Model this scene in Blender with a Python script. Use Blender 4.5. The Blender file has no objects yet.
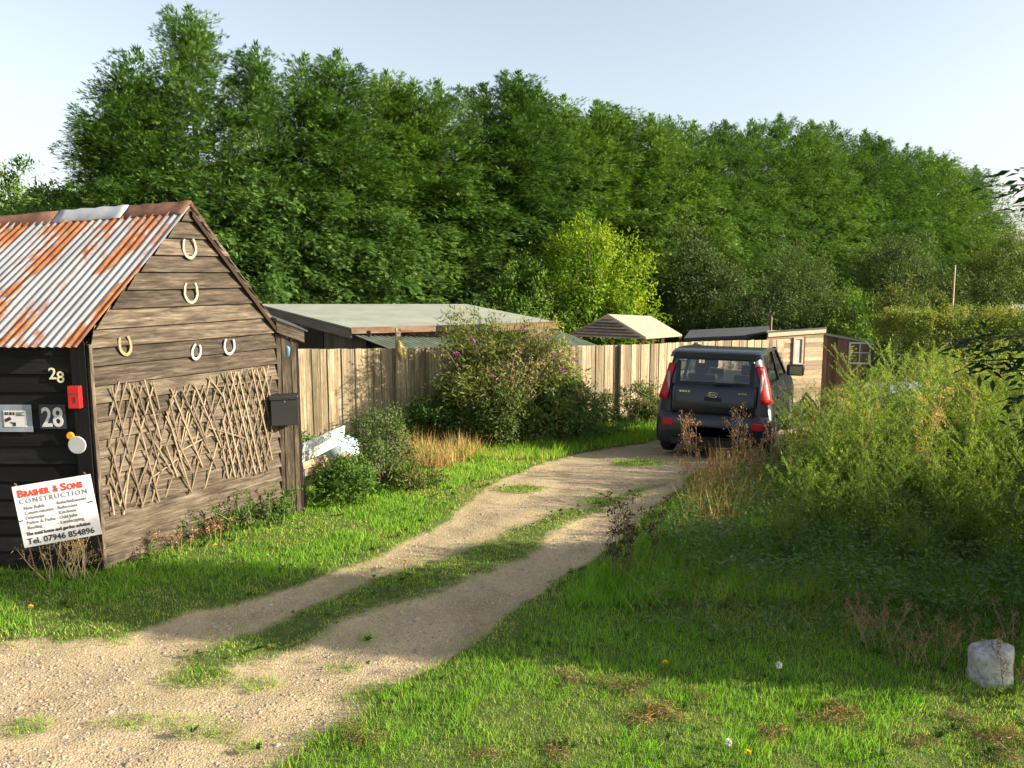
import bpy, math, random
import numpy as np
from mathutils import Vector, Matrix

random.seed(7)
RNG = np.random.default_rng(11)
C = bpy.context.scene.collection
PI = math.pi

# ------------------------------------------------------------------ camera geometry
F = 820.0
EYE = Vector((0, 0, 2.75))
PITCH = math.atan(114 / F)
FW = Vector((0, math.cos(PITCH), -math.sin(PITCH)))
UP = Vector((0, math.sin(PITCH), math.cos(PITCH)))
RT = Vector((1, 0, 0))
TY = np.array([-60, 8, 11, 13, 15, 18, 22, 30, 100, 2000.])
TZ = np.array([0, 0, -.07, -.17, -.4, -.7, -1., -1.1, -1.2, -1.2])


def terrain(y):
    return np.interp(y, TY, TZ)


def ray(px, py):
    return RT * ((px - 512) / F) + FW + UP * ((384 - py) / F)


def at(px, py, Y):
    d = ray(px, py)
    return EYE + d * (Y / d.y)


def gnd(px, py):
    d = ray(px, py)
    lo, hi = 2.0, 60.0
    for _ in range(40):
        m = (lo + hi) / 2
        p = EYE + d * (m / d.y)
        if p.z > terrain(p.y): lo = m
        else: hi = m
    return EYE + d * (lo / d.y)


def onplane(px, py, P, n):
    d = ray(px, py)
    return EYE + d * ((P - EYE).dot(n) / d.dot(n))


# ------------------------------------------------------------------ materials
def mat(name):
    m = bpy.data.materials.new(name); m.use_nodes = True
    nt = m.node_tree
    return m, nt, nt.nodes['Principled BSDF']


def nd(nt, t, **kw):
    n = nt.nodes.new(t)
    for k, v in kw.items():
        if k.startswith('i_'):
            n.inputs[k[2:].replace('_', ' ')].default_value = v
        else: setattr(n, k, v)
    return n


def ramp(nt, stops, src=None):
    r = nd(nt, 'ShaderNodeValToRGB')
    el = r.color_ramp.elements
    while len(el) < len(stops): el.new(.5)
    for e, (p, c) in zip(el, stops):
        e.position = p; e.color = (*c, 1) if len(c) == 3 else c
    if src is not None: nt.links.new(src, r.inputs[0])
    return r


def mixc(nt, a, b, f, mode='MIX'):
    m = nd(nt, 'ShaderNodeMix', data_type='RGBA', blend_type=mode)
    for s, v in ((0, f), (6, a), (7, b)):
        if isinstance(v, bpy.types.NodeSocket): nt.links.new(v, m.inputs[s])
        else: m.inputs[s].default_value = v if s == 0 else (*v, 1)
    return m.outputs[2]


def noise(nt, vec, scale, detail=4, rough=.55, dist=0.0, mp=None):
    n = nd(nt, 'ShaderNodeTexNoise')
    n.inputs['Scale'].default_value = scale; n.inputs['Detail'].default_value = detail
    n.inputs['Roughness'].default_value = rough; n.inputs['Distortion'].default_value = dist
    if mp is not None:
        m = nd(nt, 'ShaderNodeMapping'); m.inputs['Scale'].default_value = mp
        nt.links.new(vec, m.inputs['Vector']); vec = m.outputs[0]
    nt.links.new(vec, n.inputs['Vector'])
    return n.outputs['Fac']


def coords(nt, which='Object'):
    return nd(nt, 'ShaderNodeTexCoord').outputs[which]


def bump(nt, bs, h, strength=.4, dist=.01):
    b = nd(nt, 'ShaderNodeBump'); b.inputs['Strength'].default_value = strength
    b.inputs['Distance'].default_value = dist
    nt.links.new(h, b.inputs['Height']); nt.links.new(b.outputs[0], bs.inputs['Normal'])


def attr(nt, name):
    return nd(nt, 'ShaderNodeAttribute', attribute_name=name).outputs['Fac']


def simple(name, col, rough=.6, metal=0, var=.15, sc=8, spec=.4, coat=0):
    m, nt, b = mat(name)
    n = noise(nt, coords(nt), sc, 5)
    r = ramp(nt, [(.25, [max(0, c * (1 - var)) for c in col]), (.75, [min(1, c * (1 + var)) for c in col])], n)
    nt.links.new(r.outputs[0], b.inputs['Base Color'])
    b.inputs['Roughness'].default_value = rough; b.inputs['Metallic'].default_value = metal
    b.inputs['Specular IOR Level'].default_value = spec
    b.inputs['Coat Weight'].default_value = coat
    return m


def wood(name, stops, streak=(1.2, 22, 1), stain=(.05, .05, .05), stain_amt=.5, rough=.85, spec=.2, bstr=.5):
    m, nt, b = mat(name)
    uv = coords(nt, 'UV')
    g = noise(nt, uv, 1, 6, .65, .4, (*streak[:2], 1))
    r = ramp(nt, stops, g)
    st = noise(nt, uv, 1, 5, .6, .6, (2.2, 7, 1))
    sm = ramp(nt, [(.5, (0, 0, 0)), (.72, (1, 1, 1))], st)
    mm = nd(nt, 'ShaderNodeMath', operation='MULTIPLY'); mm.inputs[1].default_value = stain_amt
    nt.links.new(sm.outputs[0], mm.inputs[0])
    c = mixc(nt, r.outputs[0], stain, mm.outputs[0])
    v = attr(nt, 'var')
    vr = ramp(nt, [(0, (.52, .51, .50)), (1, (1.32, 1.29, 1.25))], v)
    c = mixc(nt, c, vr.outputs[0], 1.0, 'MULTIPLY')
    fine = ramp(nt, [(.38, (.55, .52, .48)), (.5, (1, 1, 1))], noise(nt, uv, 1, 3, .6, .2, (9, 90, 1)))
    c = mixc(nt, c, fine.outputs[0], .55, 'MULTIPLY')
    nt.links.new(c, b.inputs['Base Color'])
    b.inputs['Roughness'].default_value = rough; b.inputs['Specular IOR Level'].default_value = spec
    bump(nt, b, g, bstr, .006)
    return m


def leaf(name, stops, trans=.3, rough=.6, spec=.12):
    m, nt, b = mat(name)
    v = attr(nt, 'var')
    r = ramp(nt, stops, v)
    oi = nd(nt, 'ShaderNodeObjectInfo').outputs['Random']
    orr = ramp(nt, [(0, (.62, .70, .66)), (.5, (.98, .98, 1)), (1, (1.32, 1.2, .95))], oi)
    c = mixc(nt, r.outputs[0], orr.outputs[0], 1.0, 'MULTIPLY')
    nt.links.new(c, b.inputs['Base Color'])
    b.inputs['Roughness'].default_value = rough; b.inputs['Specular IOR Level'].default_value = spec
    t = nd(nt, 'ShaderNodeBsdfTranslucent')
    tc = mixc(nt, c, (1.3, 1.45, .5), 1.0, 'MULTIPLY')
    nt.links.new(tc, t.inputs['Color'])
    mx = nd(nt, 'ShaderNodeMixShader'); mx.inputs[0].default_value = trans
    nt.links.new(b.outputs[0], mx.inputs[1]); nt.links.new(t.outputs[0], mx.inputs[2])
    nt.links.new(mx.outputs[0], nt.nodes['Material Output'].inputs['Surface'])
    return m


M = {}
M['gable_wood'] = wood('gable_wood', [(.3, (.020, .016, .012)), (.42, (.058, .046, .033)), (.54, (.102, .083, .060)), (.66, (.155, .13, .098)), (.78, (.21, .185, .148))],
                       (3.2, 34), (.022, .017, .013), .75)
M['black_wood'] = wood('black_wood', [(.3, (.008, .0085, .009)), (.7, (.018, .018, .019))], (1.2, 20), (.028, .025, .022), .3, .75, .12)
M['fence_old'] = wood('fence_old', [(.33, (.13, .095, .056)), (.44, (.27, .21, .13)), (.54, (.39, .325, .215)), (.68, (.56, .50, .37))],
                      (.9, 34), (.13, .095, .055), .45)
M['fence_new'] = wood('fence_new', [(.33, (.17, .115, .067)), (.43, (.27, .21, .13)), (.52, (.36, .295, .20)), (.68, (.48, .42, .31))],
                      (.8, 36), (.24, .17, .10), .4)
M['pale_wood'] = wood('pale_wood', [(.2, (0.2592, 0.1872, 0.1152)), (.5, (0.4032, 0.3168, 0.216)), (.85, (0.4896, 0.4104, 0.3024))], (1, 14), (0.2376, 0.1584, 0.0936), .4)
M['brown_wood'] = wood('brown_wood', [(.2, (.085, .06, .046)), (.6, (.17, .125, .10)), (.9, (.24, .185, .15))], (1, 12), (.05, .036, .027), .4)
M['dark_wood'] = wood('dark_wood', [(.2, (.025, .016, .012)), (.8, (.06, .038, .027))], (1, 12), (.015, .012, .01), .5)
M['fascia_red'] = wood('fascia_red', [(.3, (0.204, 0.09, 0.054)), (.6, (0.336, 0.252, 0.18)), (.9, (0.396, 0.33, 0.252))], (2, 9), (0.18, 0.06, 0.03), .6)
M['fascia_tan'] = wood('fascia_tan', [(.3, (0.252, 0.144, 0.066)), (.7, (0.372, 0.264, 0.15))], (2, 9), (0.15, 0.066, 0.03), .5)
M['slat'] = wood('slat', [(.2, (.13, .10, .062)), (.6, (.25, .20, .135)), (.9, (.34, .28, .2))], (3, 30), (.16, .12, .08), .4)
M['twig'] = simple('twig', (.15, .10, .06), .9, var=.35, sc=20)
M['bark'] = simple('bark', (.11, .08, .055), .95, var=.4, sc=9)
M['dry_stem'] = simple('dry_stem', (.26, .18, .10), .9, var=.3, sc=12)
M['straw_stem'] = simple('straw_stem', (.42, .32, .18), .9, var=.3, sc=12)
M['green_stem'] = simple('green_stem', (.14, .17, .05), .8, var=.3, sc=12)

# leaves
M['conifer'] = leaf('conifer', [(0, (.042, .092, .022)), (.5, (.09, .178, .038)), (1, (.165, .265, .062))], .27)
M['golden'] = leaf('golden', [(0, (.075, .16, .015)), (.45, (.17, .27, .02)), (.75, (.42, .46, .025)), (1, (.55, .54, .04))], .35)
M['dark_leaf'] = leaf('dark_leaf', [(0, (.026, .045, .013)), (.6, (.055, .085, .022)), (1, (.095, .12, .035))], .2)
M['grey_leaf'] = leaf('grey_leaf', [(0, (.045, .075, .022)), (.6, (.095, .135, .042)), (1, (.155, .185, .07))], .25)
M['pale_leaf'] = leaf('pale_leaf', [(0, (.065, .115, .028)), (.6, (.13, .2, .05)), (1, (.2, .27, .075))], .3)
M['hedge_leaf'] = leaf('hedge_leaf', [(0, (.065, .115, .025)), (.5, (.145, .195, .04)), (.85, (.24, .24, .06)), (1, (.28, .17, .06))], .3)
M['buddleia'] = leaf('buddleia', [(0, (.055, .085, .028)), (.5, (.125, .165, .05)), (.8, (.19, .21, .08)), (1, (.28, .18, .08))], .3)
M['bramble'] = leaf('bramble', [(0, (.05, .08, .022)), (.6, (.11, .15, .035)), (.9, (.22, .17, .07)), (1, (.26, .13, .06))], .28)
M['shrub'] = leaf('shrub', [(0, (.04, .09, .018)), (.5, (.085, .165, .03)), (1, (.17, .25, .05))], .3)
M['mugwort'] = leaf('mugwort', [(0, (.07, .135, .025)), (.45, (.155, .24, .042)), (.8, (.27, .34, .07)), (1, (.38, .38, .12))], .42)
M['nettle'] = leaf('nettle', [(0, (.045, .095, .032)), (.6, (.095, .175, .055)), (1, (.17, .24, .085))], .28)
M['elder'] = leaf('elder', [(0, (.02, .05, .018)), (.6, (.04, .085, .028)), (1, (.07, .12, .04))], .2)
M['grass'] = leaf('grass', [(0, (.075, .17, .022)), (.45, (.17, .35, .038)), (.8, (.265, .45, .062)), (.93, (.36, .46, .11)), (1, (.48, .39, .18))], .46)
M['dry_grass'] = leaf('dry_grass', [(0, (.28, .15, .06)), (.5, (.44, .29, .12)), (1, (.58, .44, .22))], .25)
M['hay'] = leaf('hay', [(0, (.09, .05, .025)), (.5, (.2, .12, .055)), (1, (.33, .24, .12))], .15)
M['dead_leaf'] = leaf('dead_leaf', [(0, (.10, .05, .03)), (.5, (.22, .12, .07)), (1, (.36, .24, .14))], .15)
M['thistle'] = leaf('thistle', [(0, (.035, .024, .02)), (.6, (.075, .05, .042)), (1, (.13, .095, .075))], .1)
M['purple'] = simple('purple_petals', (.28, .05, .24), .7, var=.3)
M['yellow'] = simple('yellow_petals', (.75, .55, .02), .7, var=.1)
M['white_fluff'] = simple('white_fluff', (.75, .74, .7), .9, var=.06)


def corr_mat():
    m, nt, b = mat('rusty_corrugated')
    uv = coords(nt, 'UV')
    oi = nd(nt, 'ShaderNodeObjectInfo').outputs['Random']
    add = nd(nt, 'ShaderNodeVectorMath', operation='ADD')
    sc = nd(nt, 'ShaderNodeVectorMath', operation='SCALE'); sc.inputs[0].default_value = (13, 7, 0)
    nt.links.new(oi, sc.inputs['Scale']); nt.links.new(uv, add.inputs[0]); nt.links.new(sc.outputs[0], add.inputs[1])
    v = add.outputs[0]
    zinc = ramp(nt, [(.3, (.21, .22, .235)), (.7, (.36, .37, .38))], noise(nt, v, 1, 4, .6, 0, (5, 1.2, 1)))
    rustc = ramp(nt, [(.3, (.10, .04, .018)), (.55, (.27, .10, .035)), (.8, (.40, .19, .08))], noise(nt, v, 1, 6, .7, 0, (18, 7, 1)))
    big = noise(nt, v, 1, 5, .68, .25, (3.4, 1.0, 1))
    fine = noise(nt, v, 1, 4, .7, .2, (26, 3.0, 1))
    mm = nd(nt, 'ShaderNodeMath', operation='MULTIPLY_ADD'); mm.inputs[1].default_value = .3
    nt.links.new(fine, mm.inputs[0]); nt.links.new(big, mm.inputs[2])
    mask = ramp(nt, [(.65, (0, 0, 0)), (.72, (1, 1, 1))], mm.outputs[0])
    c = mixc(nt, zinc.outputs[0], rustc.outputs[0], mask.outputs[0])
    nt.links.new(c, b.inputs['Base Color'])
    b.inputs['Roughness'].default_value = .6; b.inputs['Specular IOR Level'].default_value = .35
    mt = nd(nt, 'ShaderNodeMath', operation='MULTIPLY_ADD'); mt.inputs[1].default_value = -.25; mt.inputs[2].default_value = .25
    nt.links.new(mask.outputs[0], mt.inputs[0]); nt.links.new(mt.outputs[0], b.inputs['Metallic'])
    return m


M['corr'] = corr_mat()
M['rust'] = simple('rust', (.15, .075, .05), .85, var=.55, sc=9)
M['zinc'] = simple('galvanised_zinc', (.42, .44, .47), .5, .25, var=.2, sc=6)
M['green_sheet'] = simple('mossy_green_sheet', (.16, .19, .13), .6, var=.35, sc=4)
M['felt'] = simple('grey_green_roof_felt', (.25, .275, .225) if True else (0.2088, 0.2204, 0.1856), .9, var=.2, sc=1.6)
M['felt_dark'] = simple('dark_roof_felt', (.05, .055, .06), .8, var=.3, sc=2)
M['felt_sand'] = simple('sand_roof_felt', (0.2571, 0.2291, 0.173), .9, var=.14, sc=3)
M['slate_board'] = wood('slate_board', [(.2, (.10, .08, .075)), (.8, (.2, .165, .15))], (1, 10), (.08, .06, .05), .4)
M['white_paint'] = simple('white_paint', (0.544, 0.544, 0.5304), .5, var=.05)
M['sign_white'] = simple('sign_white', (0.6232, 0.608, 0.608), .45, var=.03)
M['sign_red'] = simple('sign_red', (.62, .045, .03), .5, var=.05)
M['sign_black'] = simple('sign_black', (.03, .03, .035), .5, var=.05)
M['sign_grey'] = simple('sign_grey', (.17, .18, .2), .5, var=.05)
M['cream'] = simple('cream_numeral', (.70, .64, .42), .5, var=.06)
M['red_box'] = simple('red_enamel', (.45, .015, .015), .4, var=.08, spec=.5)
M['black_box'] = simple('black_enamel', (.018, .018, .018), .35, var=.2, spec=.5)
M['orange'] = simple('orange_plastic', (.75, .28, .02), .35, var=.08)
M['plate_grey'] = simple('grey_plastic_sheet', (.24, .28, .34), .25, var=.25, spec=.6)
M['plate_dark'] = simple('dark_plate', (.025, .03, .05), .35, var=.2, spec=.5)
M['dull_white'] = simple('dull_white_disc', (0.406, 0.42, 0.42), .5, var=.08)
M['shoe_cream'] = simple('cream_painted_iron', (0.2614, 0.2376, 0.1782), .55, var=.15, sc=20)
M['shoe_rust'] = simple('rusty_cream_iron', (0.2297, 0.1663, 0.0792), .6, var=.4, sc=25)
M['shoe_white'] = simple('white_painted_iron', (0.2851, 0.2772, 0.2614), .55, var=.1, sc=20)
def stone_mat():
    m, nt, b = mat('pitted_white_stone')
    co = coords(nt); n1 = noise(nt, co, 9, 8, .7); n2 = noise(nt, co, 34, 5, .7)
    r = ramp(nt, [(.26, (.09, .09, .065)), (.38, (.28, .27, .24)), (.5, (.44, .43, .40)), (.75, (.56, .55, .52))], n1)
    c = mixc(nt, r.outputs[0], ramp(nt, [(.35, (.55, .53, .48)), (.5, (1, 1, 1))], n2).outputs[0], .8, 'MULTIPLY')
    nt.links.new(c, b.inputs['Base Color']); b.inputs['Roughness'].default_value = .95; bump(nt, b, n2, .8, .012); return m


M['stone'] = stone_mat()
M['yellow_cloth'] = simple('yellow_cloth', (.62, .47, .14), .9, var=.2)
M['blue_plastic'] = simple('blue_plastic', (.06, .14, .2), .5, var=.2)
M['blue_tarp'] = simple('blue_grey_tarp', (.34, .44, .47), .5, var=.25, sc=5)
M['dark_plastic'] = simple('dark_grey_plastic', (.07, .075, .085), .5, var=.2)
M['rope'] = simple('pole_wood', (.48, .38, .24), .8, var=.2)
# car
M['car_paint'] = simple('dark_blue_black_car_paint', (.013, .016, .027), .3, 0, var=.12, sc=2, spec=.35, coat=.45)
M['car_trim'] = simple('black_car_trim', (.012, .012, .013), .55, var=.2)
M['plate_black'] = simple('plain_black_plate', (.0015, .0015, .0015), .9, var=.05, spec=.0)
M['chrome'] = simple('chrome', (.75, .75, .77), .15, 1, var=.03)
M['lamp_red'] = simple('red_lamp_lens', (0.434, 0.0084, 0.0154), .4, var=.08, spec=.35, coat=.1)
M['lamp_clear'] = simple('clear_lamp_lens', (0.33, 0.31, 0.32), .4, var=.08, spec=.35, coat=.1)
M['tyre'] = simple('tyre_rubber', (.02, .02, .02), .85, var=.3)
M['rim'] = simple('alloy_rim', (.42, .42, .44), .35, .7, var=.1)
M['seat_fabric'] = simple('seat_fabric', (.02, .021, .024), .9, var=.2)


def glass_mat(name, tint, mixf):
    m, nt, b = mat(name)
    g = nd(nt, 'ShaderNodeBsdfGlossy'); g.inputs['Roughness'].default_value = .04
    g.inputs['Color'].default_value = (.9, .95, 1, 1)
    t = nd(nt, 'ShaderNodeBsdfTransparent'); t.inputs['Color'].default_value = (*tint, 1)
    fr = nd(nt, 'ShaderNodeFresnel'); fr.inputs['IOR'].default_value = 1.5
    ad = nd(nt, 'ShaderNodeMath', operation='ADD'); ad.inputs[1].default_value = mixf; ad.use_clamp = True
    nt.links.new(fr.outputs[0], ad.inputs[0])
    mx = nd(nt, 'ShaderNodeMixShader')
    nt.links.new(ad.outputs[0], mx.inputs[0]); nt.links.new(t.outputs[0], mx.inputs[1]); nt.links.new(g.outputs[0], mx.inputs[2])
    nt.links.new(mx.outputs[0], nt.nodes['Material Output'].inputs['Surface'])
    return m


M['car_glass'] = glass_mat('car_glass', (.80, .83, .84), .015)
M['dark_glass'] = simple('dark_window_glass', (.02, .025, .03), .08, var=.2, spec=.7)
M['pale_glass'] = simple('dusty_window_glass', (.42, .45, .45), .3, var=.25, sc=3, spec=.6)


# ------------------------------------------------------------------ geometry helpers
def link(o, parent=None):
    C.objects.link(o)
    if parent is not None: o.parent = parent
    return o


class Geo:
    def __init__(s): s.v, s.f, s.uv, s.var = [], [], [], []

    def add(s, vs, fs, uvs=None, var=None):
        b = len(s.v); s.v += [tuple(p) for p in vs]
        for f in fs:
            s.f.append([b + i for i in f])
            if uvs is None: s.uv += [(vs[i][0], vs[i][2]) for i in f]
            else: s.uv += [uvs[i] for i in f]
            s.var.append(random.random() if var is None else var)

    def slab(s, o, U, V, W, lu, lv, lw, var=None, taper=0.0, grain='u'):
        """oriented box from corner o; grain of the wood runs along u"""
        o = Vector(o); U, V, W = Vector(U).normalized(), Vector(V).normalized(), Vector(W).normalized()
        pts, uv = [], []
        ou, ov = random.uniform(0, 40), random.uniform(0, 40)
        for k in (0, 1):
            for j in (0, 1):
                for i in (0, 1):
                    w = lw * k * (1 - taper * j)
                    pts.append(o + U * (lu * i) + V * (lv * j) + W * w)
                    a, c = lu * i + ou, lv * j + lw * k + ov
                    uv.append((a, c) if grain == 'u' else (c, a))
        s.add(pts, [(0, 2, 3, 1), (4, 5, 7, 6), (0, 1, 5, 4), (2, 6, 7, 3), (0, 4, 6, 2), (1, 3, 7, 5)], uv, var)

    def prism(s, poly, ext, var=None):
        """polygon of 3D points extruded by vector ext"""
        n = len(poly); ext = Vector(ext); poly = [Vector(p) for p in poly]
        U = (poly[1] - poly[0]).normalized(); nn = ext.normalized(); V = nn.cross(U)
        ou, ov = random.uniform(0, 40), random.uniform(0, 40)
        pts = poly + [p + ext for p in poly]
        uv = [((p - poly[0]).dot(U) + ou, (p - poly[0]).dot(V) + (p - poly[0]).dot(nn) + ov) for p in pts]
        a = list(range(n))
        s.add(pts, [a[::-1], [n + i for i in a]] + [(i, (i + 1) % n, n + (i + 1) % n, n + i) for i in a], uv, var)

    def tube(s, pts, radii, n=6, var=None, cap=True, flat=None):
        pts = [Vector(p) for p in pts]
        if not isinstance(radii, (list, tuple)): radii = [radii] * len(pts)
        vs, uv = [], []
        ref = Vector((0.3, 0.5, .81)).normalized()
        L = 0
        for k, p in enumerate(pts):
            t = (pts[min(k + 1, len(pts) - 1)] - pts[max(k - 1, 0)]).normalized()
            a = t.cross(ref)
            if a.length < .1: a = t.cross(Vector((1, 0, 0)))
            a.normalize(); b = t.cross(a)
            if k: L += (p - pts[k - 1]).length
            for i in range(n):
                an = 2 * PI * i / n
                vs.append(p + (a * math.cos(an) + b * math.sin(an)) * radii[k]); uv.append((L, i / n * .2))
        fs = []
        for k in range(len(pts) - 1):
            for i in range(n):
                j = (i + 1) % n
                fs.append((k * n + i, k * n + j, (k + 1) * n + j, (k + 1) * n + i))
        if cap:
            fs.append(tuple(range(n))[::-1]); fs.append(tuple((len(pts) - 1) * n + i for i in range(n)))
        s.add(vs, fs, uv, var)

    def lathe(s, prof, c, axis=(0, 0, 1), n=20, var=None):
        """prof: list of (r, h) along axis"""
        c = Vector(c); ax = Vector(axis).normalized()
        a = ax.orthogonal().normalized(); b = ax.cross(a)
        vs = [c + ax * h + (a * math.cos(2 * PI * i / n) + b * math.sin(2 * PI * i / n)) * r for r, h in prof for i in range(n)]
        fs = [(k * n + i, k * n + (i + 1) % n, (k + 1) * n + (i + 1) % n, (k + 1) * n + i) for k in range(len(prof) - 1) for i in range(n)]
        fs.append(tuple(range(n))[::-1]); fs.append(tuple((len(prof) - 1) * n + i for i in range(n)))
        s.add(vs, fs, None, var)

    def mesh(s, name, m, smooth=None):
        me = bpy.data.meshes.new(name); me.from_pydata(s.v, [], s.f)
        u = me.uv_layers.new(name='UVMap')
        u.data.foreach_set('uv', np.array(s.uv, dtype=np.float32).ravel())
        a = me.attributes.new('var', 'FLOAT', 'FACE'); a.data.foreach_set('value', np.array(s.var, dtype=np.float32))
        if smooth is not None:
            me.shade_smooth(); me.set_sharp_from_angle(angle=math.radians(smooth))
        me.materials.append(M[m] if isinstance(m, str) else m)
        return me

    def build(s, name, m, parent=None, smooth=None, bevel=0):
        o = link(bpy.data.objects.new(name, s.mesh(name, m, smooth)), parent)
        if bevel:
            b = o.modifiers.new('Bevel', 'BEVEL'); b.width = bevel; b.segments = 2; b.limit_method = 'ANGLE'
        return o


def tag(o, label, cat, group=None, kind=None):
    if label: o['label'] = label
    if cat: o['category'] = cat
    if group: o['group'] = group
    if kind: o['kind'] = kind
    return o


def thing(name, label, cat, loc=(0, 0, 0), rz=0, group=None, sc=1.0):
    o = bpy.data.objects.new(name, None); o.empty_display_size = .2; C.objects.link(o)
    o.location = loc; o.rotation_euler = (0, 0, rz)
    o.scale = sc if isinstance(sc, (tuple, list)) else (sc,) * 3
    return tag(o, label, cat, group)


def put(name, label, cat, parts, loc, rz=0, sc=1.0, group=None):
    """a plant or other repeat: empty plus children that share mesh data"""
    t = thing(name, label, cat, loc, rz, group, sc)
    for pn, me in parts: link(bpy.data.objects.new(pn, me), t)
    return t


def unit(a): return a / np.maximum(1e-9, np.linalg.norm(a, axis=-1, keepdims=True))


def quads(P, D, Nn, L, W, fold=.12, mid=.42):
    n = len(P); D = unit(D); S = unit(np.cross(D, Nn)); Nn = np.cross(S, D)
    L = np.broadcast_to(np.asarray(L, float), (n,))[:, None]; W = np.broadcast_to(np.asarray(W, float), (n,))[:, None]
    m = P + D * L * mid + Nn * W * fold
    V = np.stack([P, m + S * W / 2, P + D * L - Nn * W * fold, m - S * W / 2], 1)
    return V


def qmesh(name, V, var, m):
    V = np.concatenate(V) if isinstance(V, list) else V
    var = np.concatenate(var) if isinstance(var, list) else var
    n = len(V); me = bpy.data.meshes.new(name)
    me.vertices.add(n * 4); me.vertices.foreach_set('co', V.astype(np.float32).ravel())
    me.loops.add(n * 4); me.loops.foreach_set('vertex_index', np.arange(n * 4, dtype=np.int32))
    me.polygons.add(n); me.polygons.foreach_set('loop_start', np.arange(0, n * 4, 4, dtype=np.int32))
    me.update(calc_edges=True)
    a = me.attributes.new('var', 'FLOAT', 'FACE'); a.data.foreach_set('value', np.clip(var, 0, 1).astype(np.float32))
    me.materials.append(M[m])
    return me


def rv(r, n): return unit(r.normal(size=(n, 3)))


# ------------------------------------------------------------------ plant generators
def conifer_meshes(seed, h=10., R=2.1, ncl=900, wild=0):
    r = np.random.default_rng(seed)
    Vs, vs = [], []
    prof = lambda t: np.minimum(1, 1.30 * np.maximum(0.0, 1 - t) ** .66) * (.86 + .14 * np.minimum(1, t / .15))
    ncand = ncl * 3
    t = r.uniform(.02, .99, ncand); keep = r.uniform(0, 1, ncand) < prof(t) + .10
    t = t[keep][:ncl]; n = len(t)
    a = r.uniform(0, 2 * PI, n)
    lump = 1 + .13 * np.sin(a * 3 + t * 9 + seed) + .09 * np.sin(a * 5 - t * 17 + seed * 2)
    rad = R * prof(t) * lump * (1.0 - .55 * r.uniform(0, 1, n) ** 1.5)
    base = np.stack([np.cos(a) * rad, np.sin(a) * rad, t * h], 1)
    up = .35 + 1.1 * t ** 3
    ax = unit(np.stack([np.cos(a), np.sin(a), up], 1) + r.normal(0, .16, (n, 3)))
    Lc = r.uniform(.7, 1.35, n) * (1 - .45 * t)
    if wild:
        k = r.choice(n, wild, replace=False); Lc[k] *= 1.5; base[k, :2] *= 1.2
    S0 = unit(np.cross(ax, [0, 0, 1.])); N0 = np.cross(S0, ax)
    ns = 62
    u = r.uniform(-.75, 1, (n, ns)); lat = r.uniform(-1, 1, (n, ns)); wid = .36 * (1.08 - np.maximum(u, 0)) * (1 - .35 * t[:, None])
    P = base[:, None] + ax[:, None] * (Lc[:, None] * u)[..., None] + S0[:, None] * (lat * wid)[..., None] + N0[:, None] * r.normal(0, .09, (n, ns))[..., None]
    P[..., 2] -= (.66 * np.maximum(u + .2, 0) ** 2 + .30 * lat ** 2 * .5) * Lc[:, None] * (1 - .8 * t[:, None])
    dz = np.zeros((n, ns, 3)); dz[..., 2] = -(.25 + .8 * np.maximum(u + .2, 0)) * (1 - .8 * t[:, None])
    D = unit(ax[:, None] * .8 + S0[:, None] * (lat * .75)[..., None] + dz + r.normal(0, .28, (n, ns, 3)))
    cv = r.uniform(0, 1, n)
    Nn = unit(np.repeat(N0[:, None], ns, 1) + ax[:, None] * .6 + r.normal(0, .45, (n, ns, 3))).reshape(-1, 3)
    P = P.reshape(-1, 3); D = D.reshape(-1, 3)
    sv = (cv[:, None] * .5 + r.uniform(0, .5, (n, ns))).ravel()
    nl = 6
    S = unit(np.cross(D, Nn))
    for k in range(nl):
        an = (k - (nl - 1) / 2) * .33
        Dk = D * math.cos(an) + S * math.sin(an)
        Pk = P + D * (.022 * (nl - abs(k - 2.5)))
        L = r.uniform(.07, .17, len(P)) * (1 - .10 * abs(k - 2.5)); W = r.uniform(.015, .028, len(P))
        Vs.append(quads(Pk, Dk, Nn, L, W)); vs.append(sv)
    # inner mass that stops one seeing through
    m = 1500; t = r.uniform(.0, .93, m); a = r.uniform(0, 2 * PI, m); rad = R * prof(t) * r.uniform(.2, .55, m)
    P = np.stack([np.cos(a) * rad, np.sin(a) * rad, t * h], 1)
    D = unit(np.stack([np.cos(a), np.sin(a), np.full(m, .3)], 1) + rv(r, m) * .8)
    sz = 1 - .7 * t; Vs.append(quads(P, D, rv(r, m), r.uniform(.3, .6, m) * sz, r.uniform(.14, .26, m) * sz)); vs.append(r.uniform(0, .8, m))
    # wispy leader
    m = 300; u = r.uniform(0, 1, m); wz = h * .92 + u * h * .12
    P = np.stack([r.normal(0, .34, m) * (1.03 - u), r.normal(0, .34, m) * (1.03 - u), wz], 1)
    D = unit(np.stack([r.normal(0, .5, m), r.normal(0, .5, m), np.full(m, .8)], 1))
    Vs.append(quads(P, D, rv(r, m), r.uniform(.12, .25, m), .04)); vs.append(r.uniform(.2, .8, m))
    crown = qmesh('crown', Vs, vs, 'conifer')
    g = Geo(); g.tube([(0, 0, -.3), (0.03, 0, h * .4), (0, .02, h * .97)], [.22, .14, .02], 8)
    for k in range(26):
        an = random.uniform(0, 2 * PI); zz = random.uniform(.05, .8) * h; rr = R * float(prof(np.array(zz / h))) * .8
        g.tube([(0, 0, zz), (math.cos(an) * rr * .5, math.sin(an) * rr * .5, zz + .2), (math.cos(an) * rr, math.sin(an) * rr, zz + .3)], [.05, .035, .01], 5)
    return [('crown', crown), ('trunk', g.mesh('trunk', 'bark', 60))]


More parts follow.
